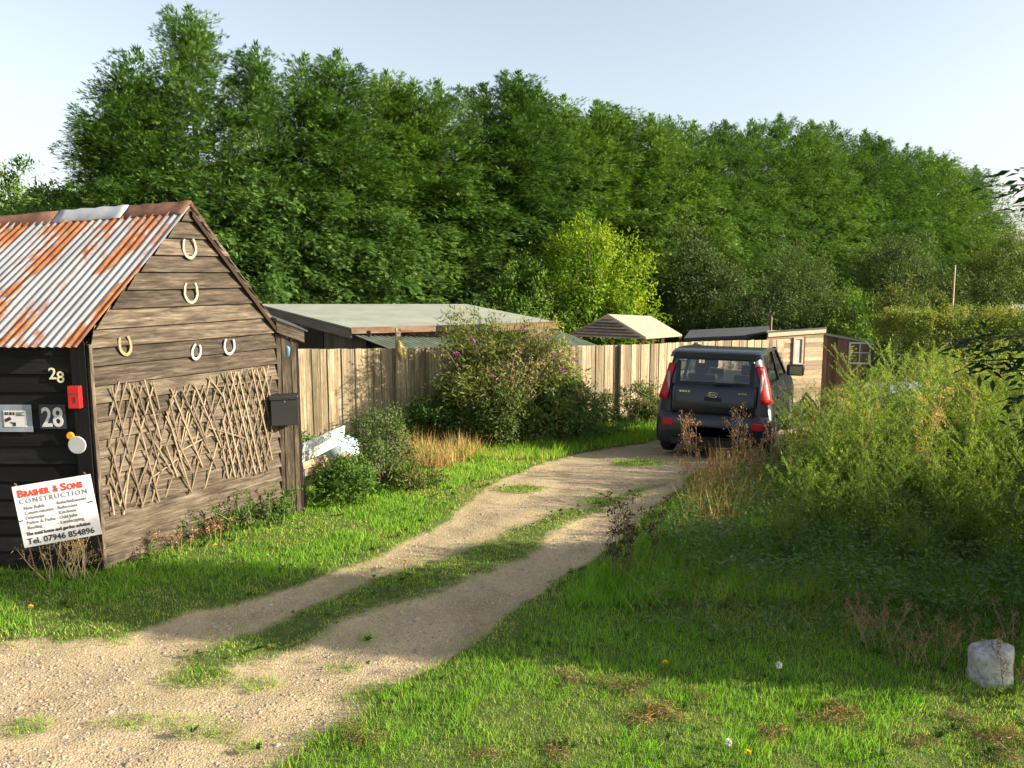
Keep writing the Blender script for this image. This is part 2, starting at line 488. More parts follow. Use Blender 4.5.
def bush_meshes(seed, rad, mname, ncl=160, nl=55, L=.08, W=.035, cs=.16, zc=None, base_r=.05, nbr=14, height_col=0, flat=0, gap=.0, box=False, up=.25, sparse_low=.3, lmp=.17):
    r = np.random.default_rng(seed); rx, ry, rz = rad
    zc = rz if zc is None else zc
    if box:
        d = r.uniform(-1, 1, (ncl, 3)); ax = r.integers(0, 3, ncl); sg = np.where(r.uniform(0, 1, ncl) < .5, -1, 1)
        d[np.arange(ncl), ax] = sg * r.uniform(.7, 1, ncl)
        d[:, 2] = np.where((ax == 2), np.abs(d[:, 2]), d[:, 2]); rr = np.ones(ncl)
    else:
        d = rv(r, ncl * 2); d = d[d[:, 2] > -1 + sparse_low][:ncl]
        rr = (.45 + .55 * r.uniform(0, 1, len(d)) ** .45)
    lump = .96 + lmp * (np.sin(d[:, 0] * 5 + seed) + np.sin(d[:, 1] * 6 + seed * 1.7) + .9 * np.sin(d[:, 2] * 7 + seed * .6))
    if box: lump = .97 + .15 * (lump - 1)
    cen = d * np.array([rx, ry, rz]) * (rr * lump)[:, None] + np.array([0, 0, zc])
    n = len(cen)
    out = unit(d / np.array([rx, ry, rz]))
    P = cen[:, None] + r.normal(0, 1, (n, nl, 3)) * cs * .66 * r.uniform(.55, 1.3, (n, 1, 1))
    D = unit(out[:, None] * .6 + r.normal(0, .7, (n, nl, 3)) + np.array([0, 0, up - .1]))
    loc = P - cen[:, None]
    Nn = unit(r.normal(0, .45, (n, nl, 3)) + np.array([0, 0, .6]) + out[:, None] * .7 + unit(loc) * .7)
    var = r.uniform(0, .62, (n, 1)) + r.uniform(0, .38, (n, nl))
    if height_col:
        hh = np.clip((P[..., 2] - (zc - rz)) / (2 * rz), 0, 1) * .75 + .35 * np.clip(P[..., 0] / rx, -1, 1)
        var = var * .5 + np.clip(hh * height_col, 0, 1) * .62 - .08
    P, D, Nn = P.reshape(-1, 3), D.reshape(-1, 3), Nn.reshape(-1, 3)
    ok = P[:, 2] > .02
    k = ok.sum()
    V = quads(P[ok], D[ok], Nn[ok], L * r.uniform(.6, 1.3, k), W * r.uniform(.7, 1.2, k))
    fol = qmesh('foliage', V, var.ravel()[ok], mname)
    g = Geo()
    idx = r.choice(n, min(nbr, n), replace=False)
    for i in idx:
        e = Vector(cen[i]); b = Vector((random.uniform(-.1, .1) * rx, random.uniform(-.1, .1) * ry, -.1))
        mid = b.lerp(e, .5) + Vector((random.uniform(-.1, .1), random.uniform(-.1, .1), .12)) * rx
        g.tube([b, mid, e], [base_r, base_r * .6, base_r * .2], 5)
    return [('foliage', fol), ('branches', g.mesh('branches', 'bark', 60))]


def weed_meshes(seed, h=1.4, nst=7, spread=.3, mname='mugwort', L=.05, W=.011, nodes=15, plume=True, stem='green_stem', nlf=9):
    """tall branching weed: arching stems with side branches of small narrow leaves, pale feathery tips"""
    r = np.random.default_rng(seed); Vs, vs = [], []; g = Geo()
    for s in range(nst):
        an = r.uniform(0, 2 * PI); lean = r.uniform(.03, spread); hh = h * r.uniform(.55, 1.1)
        b = np.array([math.cos(an), math.sin(an), 0]) * r.uniform(.0, .2)
        tip = b + np.array([math.cos(an) * lean * hh, math.sin(an) * lean * hh, hh]) + r.normal(0, .05, 3)
        ctrl = b + np.array([math.cos(an) * lean * .15 * hh, math.sin(an) * lean * .15 * hh, hh * .62]) + r.normal(0, .05, 3)
        tt = lambda u: (1 - u)[:, None] ** 2 * b + 2 * ((1 - u) * u)[:, None] * ctrl + (u ** 2)[:, None] * tip
        pts = tt(np.linspace(0, 1, 7)); g.tube([tuple(p) for p in pts], [.006, .006, .005, .004, .003, .0025, .002], 4)
        for k in range(nodes):
            u = .12 + .88 * ((k + r.uniform(0, 1)) / nodes) ** .9; p = tt(np.array([u]))[0]
            a2 = r.uniform(0, 2 * PI); bl = hh * (.07 + .20 * u * (1.12 - u) * 3.0) * r.uniform(.5, 1.2)
            e = p + np.array([math.cos(a2) * .75, math.sin(a2) * .75, .75 if u > .4 else .25]) * bl
            if bl > .1: g.tube([tuple(p), tuple((p + e) / 2 + np.array([0, 0, .01])), tuple(e)], [.0025, .002, .001], 3)
            n = int(nlf * (1 + bl * 5)); v = r.uniform(.1, 1.05, n)
            P = p + (e - p) * v[:, None] + np.array([0, 0, -.12 * bl]) * (v ** 2)[:, None] * (u < .55)
            D = unit((e - p) / max(bl, .01) * .6 + r.normal(0, .6, (n, 3)))
            sh_ = 1.25 - .75 * u
            Vs.append(quads(P, D, unit(rv(r, n) * .7 + np.array([0, 0, 1])), L * sh_ * r.uniform(.5, 1.4, n), W * sh_ * r.uniform(.7, 1.5, n)))
            vs.append(.32 * u + r.uniform(0, .4, n) + r.uniform(-.05, .15))
            if plume and u > .5:
                n = int(16 + 40 * bl); v = r.uniform(.25, 1.1, n)
                P = p + (e - p) * v[:, None] + r.normal(0, .008, (n, 3)); D = unit(rv(r, n) * .8 + np.array([0, 0, .5]))
                Vs.append(quads(P, D, rv(r, n), r.uniform(.012, .03, n), .008)); vs.append(r.uniform(.5, 1, n))
    return [('foliage', qmesh('foliage', Vs, vs, mname)), ('stem', g.mesh('stem', stem))]


def stalk_meshes(seed, h, nst, mname, stem, head=.05, nb=6, dens=14, spread=.25, lf=.02):
    """dead dock or thistle: bare branching stalks with clustered seed heads"""
    r = np.random.default_rng(seed); Vs, vs = [], []; g = Geo()
    for s in range(nst):
        an = r.uniform(0, 2 * PI); hh = h * r.uniform(.6, 1.05); lean = r.uniform(.03, spread)
        b = np.array([math.cos(an), math.sin(an), 0]) * r.uniform(.02, .14)
        top = b + np.array([math.cos(an) * lean, math.sin(an) * lean, 1]) * hh
        mid = (b + top) / 2 + r.normal(0, .02, 3)
        g.tube([b, mid, top], [.0045, .0035, .002], 4)
        ends = [top]
        for k in range(nb):
            u = r.uniform(.4, .95); p = b + (top - b) * u; a2 = r.uniform(0, 2 * PI)
            e = p + np.array([math.cos(a2) * .5, math.sin(a2) * .5, .8]) * hh * r.uniform(.1, .24)
            g.tube([p, (p + e) / 2 + r.normal(0, .008, 3), e], [.0028, .002, .0012], 3); ends.append(e)
        for e in ends:
            n = dens; P = e + r.normal(0, head * .45, (n, 3)); D = rv(r, n) + np.array([0, 0, .3])
            Vs.append(quads(P, D, rv(r, n), r.uniform(.5, 1.2, n) * head, lf)); vs.append(r.uniform(0, 1, n))
    return [('foliage', qmesh('foliage', Vs, vs, mname)), ('stem', g.mesh('stem', stem))]


def sinnoise(x, y, s=1.0, k=0):
    return (np.sin(x * 2.1 * s + 1.3 * np.sin(y * 1.7 * s + k) + k) + np.sin(y * 2.9 * s + 1.1 * np.sin(x * 2.3 * s + 2 * k)) +
            .6 * np.sin((x + y) * 5.3 * s + 3 * k) + .5 * np.sin((x - .7 * y) * 8.1 * s + k)) / 3.1


def inpoly(x, y, poly):
    r = np.zeros(np.shape(x), bool); n = len(poly)
    for i in range(n):
        (x1, y1), (x2, y2) = poly[i], poly[(i + 1) % n]
        c = ((y1 > y) != (y2 > y))
        xi = (x2 - x1) * (y - y1) / ((y2 - y1) if y2 != y1 else 1e-9) + x1
        r ^= c & (x < xi)
    return r


def gpoly(pts): return [tuple(gnd(*p)[:2]) for p in pts]


# ------------------------------------------------------------------ ground
TRACK = gpoly([(-420, 655), (-60, 644), (120, 634), (205, 608), (300, 580), (400, 545), (450, 515), (488, 486), (530, 466), (590, 450), (650, 442)]) + \
        [(2.3, 14.6), (5.2, 18.), (8.5, 19.5), (8.5, 17.5), (5.8, 14.8), (3.6, 12.2)] + \
        gpoly([(700, 468), (650, 512), (592, 560), (530, 598), (480, 632), (420, 668), (390, 690), (345, 722), (310, 745), (265, 768), (200, 800)]) + [(-.9, 3.4), (-1.2, 2.0), (-9, 2.), (-9, 5.5)]
MEDIAN = gpoly([(170, 657), (250, 630), (330, 594), (400, 568), (455, 550), (500, 533), (545, 517), (600, 500), (650, 484), (690, 470), (650, 492), (600, 508), (560, 522),
                (548, 545), (490, 572), (420, 594), (360, 616), (300, 642), (235, 662), (190, 668)])
PATCHES = [(25, 725, .15, .07), (165, 722, .42, .06), (205, 730, .2, .07), (200, 677, .26, .09), (262, 683, .13, .07), (640, 462, .4, .16), (250, 745, .1, .04),
           (370, 637, .1, .05), (120, 640, .1, .06), (520, 488, .32, .14), (505, 470, .3, .15), (600, 500, .2, .15), (330, 735, .18, .07), (345, 665, .12, .05), (380, 690, .25, .1)]
PATCHES = [(*gnd(a, b)[:2], c, d) for a, b, c, d in PATCHES]


def grassmask(x, y):
    wx = x + .10 * sinnoise(x, y, 2.2, 1) + .05 * sinnoise(x, y, 7, 2); wy = y + .12 * sinnoise(x, y, 2.0, 3) + .06 * sinnoise(x, y, 6, 5)
    g = ~inpoly(wx, wy, TRACK)
    g |= inpoly(wx, wy, MEDIAN)
    for cx, cy, rx, ry in PATCHES:
        g |= ((wx - cx) / rx) ** 2 + ((wy - cy) / (ry * 1.5)) ** 2 < 1
    return g


def axis_pts(lo, hi, step, far_lo, far_hi):
    a = list(np.arange(lo, hi, step)); s = step
    while a[-1] < far_hi: s *= 1.28; a.append(a[-1] + s)
    s = step
    while a[0] > far_lo: s *= 1.28; a.insert(0, a[0] - s)
    return np.array(a)


def ground_mat():
    m, nt, b = mat('gravel_and_soil')
    co = coords(nt)
    vo = nd(nt, 'ShaderNodeTexVoronoi'); vo.inputs['Scale'].default_value = 70; nt.links.new(co, vo.inputs['Vector'])
    stone = ramp(nt, [(0, (0.293, 0.232, 0.146)), (.3, (0.451, 0.354, 0.220)), (.55, (0.500, 0.409, 0.262)), (.8, (0.549, 0.476, 0.348)), (.93, (0.342, 0.305, 0.256)), (1, (0.683, 0.610, 0.500))], vo.outputs['Color'])
    sand = ramp(nt, [(.3, (0.342, 0.262, 0.159)), (.7, (0.512, 0.409, 0.256))], noise(nt, co, 3.5, 6, .65))
    edge = ramp(nt, [(.0, (1, 1, 1)), (.55, (.75, .72, .68)), (.9, (.45, .40, .35))], vo.outputs['Distance'])
    gr = mixc(nt, sand.outputs[0], stone.outputs[0], .55)
    gr = mixc(nt, gr, edge.outputs[0], .55, 'MULTIPLY')
    big = ramp(nt, [(.3, (.68, .66, .63)), (.5, (.96, .96, .96)), (.72, (1.12, 1.1, 1.06))], noise(nt, co, .9, 7, .68, .4))
    gr = mixc(nt, gr, big.outputs[0], 1.0, 'MULTIPLY')
    soil = ramp(nt, [(.3, (.05, .07, .018)), (.55, (.085, .12, .028)), (.8, (.15, .14, .055))], noise(nt, co, 9, 6, .7))
    a = attr(nt, 'grass')
    n2 = noise(nt, co, 14, 5, .7)
    ad = nd(nt, 'ShaderNodeMath', operation='MULTIPLY_ADD'); ad.inputs[1].default_value = .7
    nt.links.new(n2, ad.inputs[0]); nt.links.new(a, ad.inputs[2])
    mk = ramp(nt, [(.62, (0, 0, 0)), (.95, (1, 1, 1))], ad.outputs[0])
    c = mixc(nt, gr, soil.outputs[0], mk.outputs[0])
    nt.links.new(c, b.inputs['Base Color'])
    b.inputs['Roughness'].default_value = .95; b.inputs['Specular IOR Level'].default_value = .1
    inv = nd(nt, 'ShaderNodeMath', operation='SUBTRACT'); inv.inputs[0].default_value = 1
    nt.links.new(vo.outputs['Distance'], inv.inputs[1])
    hs = nd(nt, 'ShaderNodeMath', operation='MULTIPLY_ADD'); hs.inputs[1].default_value = .8
    nt.links.new(noise(nt, co, 30, 4, .6), hs.inputs[0]); nt.links.new(inv.outputs[0], hs.inputs[2])
    bump(nt, b, hs.outputs[0], .45, .010)
    return m


def build_ground():
    xs = axis_pts(-6, 6.5, .055, -900, 900); ys = axis_pts(3.2, 15, .055, -60, 1800)
    X, Y = np.meshgrid(xs, ys)
    Z = terrain(Y) + np.where((np.abs(X) < 12) & (Y < 18), .018 * sinnoise(X, Y, 1.1, 2) + .007 * sinnoise(X, Y, 5, 4), 0)
    g = grassmask(X, Y).astype(float) * np.where(inpoly(X, Y, TRACK), .62, 1)
    gs = g.copy()
    for _ in range(5):
        gs[1:-1, 1:-1] = (gs[1:-1, 1:-1] * 2 + gs[:-2, 1:-1] + gs[2:, 1:-1] + gs[1:-1, :-2] + gs[1:-1, 2:]) / 6
    # wheel ruts lie a little lower than the grass
    Z = Z - .035 * (1 - gs)
    ny, nx = X.shape
    V = np.stack([X, Y, Z], -1).reshape(-1, 3)
    i = np.arange(ny * nx).reshape(ny, nx)
    Fq = np.stack([i[:-1, :-1], i[:-1, 1:], i[1:, 1:], i[1:, :-1]], -1).reshape(-1, 4)
    me = bpy.data.meshes.new('ground')
    me.vertices.add(len(V)); me.vertices.foreach_set('co', V.astype(np.float32).ravel())
    me.loops.add(Fq.size); me.loops.foreach_set('vertex_index', Fq.astype(np.int32).ravel())
    me.polygons.add(len(Fq)); me.polygons.foreach_set('loop_start', np.arange(0, Fq.size, 4, dtype=np.int32))
    me.update(calc_edges=True); me.shade_smooth()
    a = me.attributes.new('grass', 'FLOAT', 'POINT'); a.data.foreach_set('value', gs.astype(np.float32).ravel())
    me.materials.append(ground_mat())
    o = link(bpy.data.objects.new('ground', me)); tag(o, 'gravel track and grassy ground running back between the sheds', 'ground', kind='structure')


build_ground()

# ------------------------------------------------------------------ old shed
A = at(103, 568, 7.3); B = at(280.5, 504, 9.1)
A.z = 0.0; B.z = 0.0
gd = (B - A).normalized(); gl = (B - A).length
gn = Vector((gd.y, -gd.x, 0))            # outward normal of the gable
APEX = onplane(191, 207, A, gn); EAVE_N = onplane(87, 345, A, gn); EAVE_F = onplane(271, 322, A, gn)


def gs_(px, py):                            # pixel -> (s, z) on the gable
    p = onplane(px, py, A, gn); return (p - A).dot(gd), p.z


def gp(s, z, off=0): return A + gd * s + Vector((0, 0, z)) + gn * off


s_ap = (APEX - A).dot(gd); z_ap = APEX.z
_se, _ze = gs_(79, 347)
zn, zf = _ze - _se * (z_ap - _ze) / (s_ap - _se) - .02, EAVE_F.z
uf = Vector((-1, .012, 0)).normalized(); fn = Vector((uf.y, -uf.x, 0))
if fn.y > 0: fn = -fn
LEN = 3.6


def fpt(px, py, off=0): return onplane(px, py, A, fn) + fn * off


shed = thing('old_shed', 'weathered timber shed with a rusty corrugated roof and black painted front', 'shed', A)
SI = Matrix.Translation(A).inverted()


def sh(g): g.v = [tuple(SI @ Vector(p)) for p in g.v]; return g


z_tip = z_ap + .045; zn_l = zn + .05


def roof_s(z, side):                        # s on the gable roof line at height z
    if side == 0: return 0 if z <= zn_l else s_ap * (z - zn_l) / (z_tip - zn_l)
    return gl if z <= zf else gl - (gl - s_ap) * (z - zf) / (z_tip - zf)


g = Geo(); z = -.12; k = 0
while z < z_tip - .05:
    hgt = random.uniform(.158, .182); top = min(z + hgt + .03, z_tip - .01)
    tl, tr = random.uniform(-.006, .006), random.uniform(-.006, .006)
    # some courses are two lengths of board butted together
    a0, a1 = max(0, roof_s(z + .02, 0)), roof_s(z + .02, 1); b0, b1 = roof_s(top, 0), roof_s(top, 1)
    cuts = [0, 1]
    if z < zn and random.random() < .35: cuts = [0, random.uniform(.3, .7), 1]
    for c0, c1 in zip(cuts[:-1], cuts[1:]):
        e = .002 if c1 < 1 else 0
        q = [gp(a0 + (a1 - a0) * c0, z + tl, .056), gp(a0 + (a1 - a0) * c1 - e, z + tr, .056), gp(b0 + (b1 - b0) * c1 - e, top + tr, .012), gp(b0 + (b1 - b0) * c0, top + tl, .012)]
        pts = q + [p - gn * .018 for p in q]
        ou, ov = random.uniform(0, 50), random.uniform(0, 50)
        uv = [((p - A).dot(gd) + ou, p.z + ov) for p in pts]
        g.add(pts, [(0, 1, 2, 3), (7, 6, 5, 4), (0, 4, 5, 1), (1, 5, 6, 2), (2, 6, 7, 3), (3, 7, 4, 0)], uv, random.uniform(.1, 1))
    z += hgt
sh(g).build('gable_boards', 'gable_wood', shed)
# dark carcass behind the boards: the remaining walls
g = Geo()
Lf = A + uf * LEN; Bk = B + uf * LEN
g.prism([A + gn * -.01, B + gn * -.01, gp(gl, zf - .02, -.01), gp(s_ap, z_ap - .04, -.01), gp(0, zn - .02, -.01)], -gn * .02)
Rk = gp(s_ap, z_ap) + uf * LEN
g.prism([Lf, Bk, Bk + Vector((0, 0, zf)), Rk - Vector((0, 0, .2)), Lf + Vector((0, 0, zn))], gn * .03)
g.prism([B, Bk, Bk + Vector((0, 0, zf)), B + Vector((0, 0, zf))], Vector((gn.y, -gn.x, 0)) * -.02)
sh(g).build('back_walls', 'dark_wood', shed)
# black front
g = Geo(); z = -.15
while z < zn - .02:
    hgt = .165
    g.slab(A + Vector((0, 0, z)) - fn * .0 + uf * .03, uf, (0, 0, 1), fn, LEN - .03, min(hgt + .02, zn - z), .028, random.random(), .75)
    z += hgt
sh(g).build('front_boards', 'black_wood', shed)
g = Geo(); g.slab(A + fn * .032 - Vector((0, 0, .1)), uf, (0, 0, 1), fn, .13, zn + .08, .022, .4, grain='v')
sh(g).build('corner_post', 'black_wood', shed)

g = Geo(); g.slab(A + gn * .006 + fn * .012 - gd * .01 - Vector((0, 0, .1)), gd, (0, 0, 1), gn, .03, zn + .06, .048, .95, grain='v'); sh(g).build('corner_strip', 'gable_wood', shed)
# corrugated roof, front slope and back slope
E0 = onplane(79, 347, A - gn * -.06, gn); R0 = onplane(191, 208, A + gn * .06, gn)
rn_v = R0 - E0
E1 = Vector((E0.x - LEN - .1, E0.y + .06, E0.z - .015)); R1t = at(0, 223, R0.y + .15)
R1 = R0 + (R1t - R0) * ((LEN + .1) / (R0.x - R1t.x))
EB0 = onplane(277, 327, A + gn * .06, gn); EB1 = EB0 + (R1 - R0)


def sheet(Ea, Eb, Ra, Rb, s0, s1, width, lift, nt_=10, jag=.0):
    P = lambda s, t: (Ea.lerp(Eb, s)).lerp(Ra.lerp(Rb, s), t)
    nrm = ((Eb - Ea).cross(Ra - Ea)).normalized()
    if nrm.z < 0: nrm = -nrm
    n = int((s1 - s0) * width / .0095); vs, uv = [], []
    for j in range(nt_ + 1):
        for i in range(n + 1):
            s = s0 + (s1 - s0) * i / n; t = j / nt_
            if j == 0: t -= jag
            d = s * width
            p = P(s, t) + nrm * (.0085 * math.sin(d / .076 * 2 * PI) + lift + .004 * math.sin(d * 5 + t * 7))
            vs.append(p); uv.append((d, t * (Ra - Ea).length))
    w = n + 1
    fs = [(j * w + i, j * w + i + 1, (j + 1) * w + i + 1, (j + 1) * w + i) for j in range(nt_) for i in range(n)]
    g = Geo(); g.add(vs, fs, uv, .5); return sh(g)


wid = (E1 - E0).length; nsh = 6
for k in range(nsh):
    a, b = k / nsh, (k + 1) / nsh
    sheet(E0, E1, R0, R1, max(0, a - .008), min(1, b + .012), wid, .022 + .005 * (k % 2), jag=random.uniform(-.004, .012)).build('roof_sheet', 'corr', shed, smooth=80)
    sheet(EB0, EB1, R0, R1, max(0, a - .008), min(1, b + .012), wid, .022 + .005 * (k % 2)).build('roof_sheet', 'corr', shed, smooth=80)
# ridge cap in three bent lengths
RD = (R1 - R0)
fr_dir = (E0 - R0).normalized(); bk_dir = (EB0 - R0).normalized()
for (t0, t1, m, lf) in ((-.002, .18, 'rust', .050), (.17, .36, 'zinc', .056), (.35, 1.02, 'rust', .050)):
    g = Geo(); vs = []; uv = []
    nn = 10
    for i in range(nn + 1):
        c = R0 + RD * (t0 + (t1 - t0) * i / nn) + Vector((0, 0, lf + .006 * math.sin(i * 2.1)))
        for q in (c + fr_dir * (.15 + .006 * math.sin(i * 1.7)), c + fr_dir * .03 + Vector((0, 0, .012)), c + Vector((0, 0, .022)), c + bk_dir * .03 + Vector((0, 0, .012)), c + bk_dir * .15):
            vs.append(q); uv.append((i * .1, len(vs) * .05))
    fs = [(i * 5 + j, i * 5 + j + 1, (i + 1) * 5 + j + 1, (i + 1) * 5 + j) for i in range(nn) for j in range(4)]
    g.add(vs, fs, uv, .5); sh(g)
    o = g.build('ridge_cap', m, shed, smooth=50); so = o.modifiers.new('s', 'SOLIDIFY'); so.thickness = .003
# rafters / barge edge on the gable: thin dark board down the far slope
g = Geo(); d = (EB0 - R0).normalized(); nn = d.cross(gn)
g.slab(R0 - gn * .05 - Vector((0, 0, .03)), d, Vector((0, 0, -1)), gn, (EB0 - R0).length, .055, .068, .3)
sh(g).build('bargeboard', 'dark_wood', shed)
# narrow lean-to at the far end of the gable
g = Geo(); o = gp(gl + .0, -.45, .035); vx = Vector((.93, .37, 0)).normalized(); vn = Vector((vx.y, -vx.x, 0))
for i in range(4):
    g.slab(o + vx * (.052 * i), (0, 0, 1), vx, vn, zf + .33 - .03 * i, .049, .02 + .006 * (i % 2), random.uniform(.3, .9))
sh(g).build('lean_to_boards', 'gable_wood', shed)
g = Geo(); g.slab(o + vx * .02 - vn * .02, -vn, (0, 0, 1), vx, 1.2, zf + .2, .22, .3)
sh(g).build('lean_to_wall', 'dark_wood', shed)
g = Geo(); q0 = gp(gl - .02, zf + .02, .07); dd = (vx - Vector((0, 0, .42))).normalized()
g.slab(q0, dd, Vector((0, 0, -1)), vn, .32, .13, .02, .8)
sh(g).build('lean_to_fascia', 'gable_wood', shed)
g = Geo(); g.slab(q0 + Vector((0, 0, .004)) + vn * .03, dd, -vn, dd.cross(-vn), .36, 1.3, .015, .5)
sh(g).build('lean_to_roof', 'felt_dark', shed)

# horseshoes
def horseshoe(px, py, w, h, tilt, m, label, open_=.62):
    s, z = gs_(px, py); g = Geo(); pts = []
    n = 18
    for i in range(n + 1):
        a = -PI / 2 - open_ * PI * 1.22 + 2 * open_ * PI * 1.22 * i / n
        x, y = w / 2 * math.cos(a), h / 2 * math.sin(a)
        if y > 0: x *= .93
        c, sn = math.cos(tilt), math.sin(tilt)
        pts.append((x * c - y * sn, x * sn + y * c))
    vs = []
    for i, (x, y) in enumerate(pts):
        t = np.array(pts[min(i + 1, n)]) - np.array(pts[max(i - 1, 0)]); t = t / np.linalg.norm(t); nx, ny = -t[1], t[0]
        ww = .015 - .004 * abs(i - n / 2) / (n / 2)
        for o_, e in ((-ww, 0), (ww, 0), (ww, .012), (-ww, .012)): vs.append((gd * (x + nx * o_) + Vector((0, 0, y + ny * o_)) + gn * e))
    fs = [(i * 4 + j, i * 4 + (j + 1) % 4, i * 4 + 4 + (j + 1) % 4, i * 4 + 4 + j) for i in range(n) for j in range(4)] + [(3, 2, 1, 0), (n * 4, n * 4 + 1, n * 4 + 2, n * 4 + 3)]
    g.add(vs, fs)
    o = g.build('horseshoe', m, bevel=.003); o.location = gp(s, z, .048); tag(o, label, 'horseshoe', 'horseshoes nailed to the shed gable')


horseshoe(186, 247, .145, .215, .05, 'shoe_cream', 'cream horseshoe nailed highest on the gable, just under the roof apex')
horseshoe(187.5, 291, .15, .225, .0, 'shoe_cream', 'large cream horseshoe below the topmost one on the gable')
horseshoe(121.5, 344, .115, .195, .12, 'shoe_rust', 'rust stained orange horseshoe near the roof edge by the black corner')
horseshoe(193, 351, .10, .155, -.25, 'shoe_white', 'small narrow white horseshoe in the middle of the lower row', .7)
horseshoe(226, 345, .13, .18, -.1, 'shoe_white', 'white horseshoe above the intact trellis, nearest the letterbox')

# broken expanding trellises, from measured slat lines
def zt(p): return p[0] * .3125, p[1] * .3125 + 370


def trellis(lines, label):
    g = Geo()
    for k, (p, q) in enumerate(lines):
        (s0, z0), (s1, z1) = gs_(*zt(p)), gs_(*zt(q))
        off = .05 if (q[0] - p[0]) * (q[1] - p[1]) < 0 else .061
        a, b = gp(s0, z0, off), gp(s1, z1, off + random.uniform(0, .012)); u = (b - a); L = u.length; u.normalize()
        v = gn.cross(u)
        g.slab(a - v * .0075, u, v, gn, L, .014, .008, random.random())
    o = g.build('trellis', 'slat'); tag(o, label, 'trellis', 'expanding trellises on the gable')


J = lambda a: random.uniform(-a, a)
def lattice(x0, x1, yt, yb, step, dx, drop, jit, tilt=0):
    """two crossing families of slats clipped to a box (zoomed pixel units); some slats are missing"""
    out = []
    for sgn in (1, -1):
        x = x0 - abs(dx)
        while x < x1 + abs(dx):
            xa, xb = (x, x + dx) if sgn > 0 else (x + dx, x)           # bottom, top
            ya, yb_ = yb + J(jit), yt + J(jit); u0, u1 = 0, 1
            for lim, lo in ((x0, True), (x1, False)):
                d = xb - xa; u = (lim - xa) / d
                if (d > 0) == lo: u0 = max(u0, u)
                else: u1 = min(u1, u)
            if u1 - u0 > .18 and random.random() > drop:
                P = lambda u: (xa + (xb - xa) * u + J(jit * .35), ya + (yb_ - ya) * u - tilt * (xa + (xb - xa) * u - x0))
                out.append((P(u0), P(u1)))
            x += step
    return out


l1 = lattice(338, 500, 48, 440, 27, 105, .16, 14, .10) + [((385, 460), (398, 330)), ((340, 380), (352, 460)), ((408, 425), (475, 250))]
l2 = [((515, 375), (600, 120)), ((540, 330), (580, 50)), ((518, 405), (640, 45)), ((562, 300), (612, 60)), ((600, 390), (690, 15)), ((645, 375), (715, 120)), ((470, 345), (560, 280)), ((500, 240), (545, 60)), ((615, 230), (660, 25)),
      ((480, 225), (540, 330)), ((520, 130), (590, 370)), ((555, 110), (640, 300)), ((600, 100), (650, 230)), ((560, 300), (600, 390)), ((655, 20), (705, 90)), ((478, 382), (590, 378)), ((560, 260), (660, 205)), ((545, 345), (588, 385)), ((640, 60), (700, 250)), ((648, 180), (770, 215)), ((530, 90), (560, 240)), ((590, 130), (560, 280))]
l2 = [q for q in l2 if random.random() > .12] + lattice(520, 700, 60, 330, 40, 110, .45, 18, .16)
l3 = lattice(698, 858, 8, 345, 21, 78, .05, 5, .14)
trellis(l1, 'collapsed wooden trellis nearest the black corner post, hanging lowest on the gable')
trellis(l2, 'most broken wooden trellis with scattered slats in the middle of the gable')
trellis(l3, 'intact diamond wooden trellis beside the black letterbox')

# letterbox on the far corner
p = gp(gl - .10, gs_(270, 424)[1], .06)
lb = thing('letterbox', 'black metal letterbox fixed at the far corner of the weathered gable', 'letterbox', p)
bx = Vector((.93, .37, 0)).normalized(); bn = Vector((bx.y, -bx.x, 0))
g = Geo(); g.slab(Vector((0, 0, 0)) - bx * .04, bx, (0, 0, 1), bn, .30, .33, .12); g.build('body', 'black_box', lb, bevel=.008)
g = Geo(); g.slab(-bx * .05 + Vector((0, 0, .333)), bx, bn + Vector((0, 0, -.25)), (0, 0, 1), .32, .15, .012); g.build('lid', 'black_box', lb)
g = Geo(); g.lathe([(.012, 0), (.012, .008)], bx * .11 + Vector((0, 0, .27)) + bn * .121, bn, 10); g.build('lock', 'chrome', lb)
# small blue ornament above it
g = Geo(); p = gp(gl + .09, gs_(280, 352)[1], .09)
g.tube([(0, 0, -.10), (.015, 0, -.03), (.02, 0, .04), (.0, 0, .09), (-.02, -.02, .10)], [.012, .03, .035, .024, .006], 8)
g.tube([(0, 0, .0), (.05, .0, .07), (.06, 0, .1)], [.018, .014, .004], 6)
o = g.build('wall_ornament', 'blue_plastic', smooth=60); o.location = p; tag(o, 'small blue bird shaped ornament above the black letterbox', 'ornament')

# ------------------------------------------------------------------ things on the black front
def text(body, size, m, parent, loc, U, V, name='lettering', bold=0, spacing=1.0, align='LEFT', width=None, depth=.0015):
    cu = bpy.data.curves.new('t', 'FONT'); cu.body = body; cu.size = size; cu.offset = bold; cu.extrude = depth
    cu.space_character = spacing; cu.align_x = align; cu.resolution_u = 3
    to = bpy.data.objects.new('t', cu); C.objects.link(to)
    dg = bpy.context.evaluated_depsgraph_get(); me = bpy.data.meshes.new_from_object(to.evaluated_get(dg))
    C.objects.unlink(to); bpy.data.objects.remove(to); bpy.data.curves.remove(cu)
    n = len(me.vertices); co = np.zeros(n * 3); me.vertices.foreach_get('co', co); co = co.reshape(-1, 3)
    if width:
        w = co[:, 0].max() - co[:, 0].min(); co[:, 0] *= width / w
        if align == 'CENTER': co[:, 0] -= (co[:, 0].max() + co[:, 0].min()) / 2
        else: co[:, 0] -= co[:, 0].min()
    U, V = Vector(U).normalized(), Vector(V).normalized(); W = U.cross(V)
    T = np.array([U, V, W])
    me.vertices.foreach_set('co', (co @ T).astype(np.float32).ravel()); me.update()
    me.materials.clear(); me.materials.append(M[m])
    o = bpy.data.objects.new(name, me); link(o, parent); o.location = loc
    return o


Uw = -uf; Z = Vector((0, 0, 1)); MP = 7.27 / F
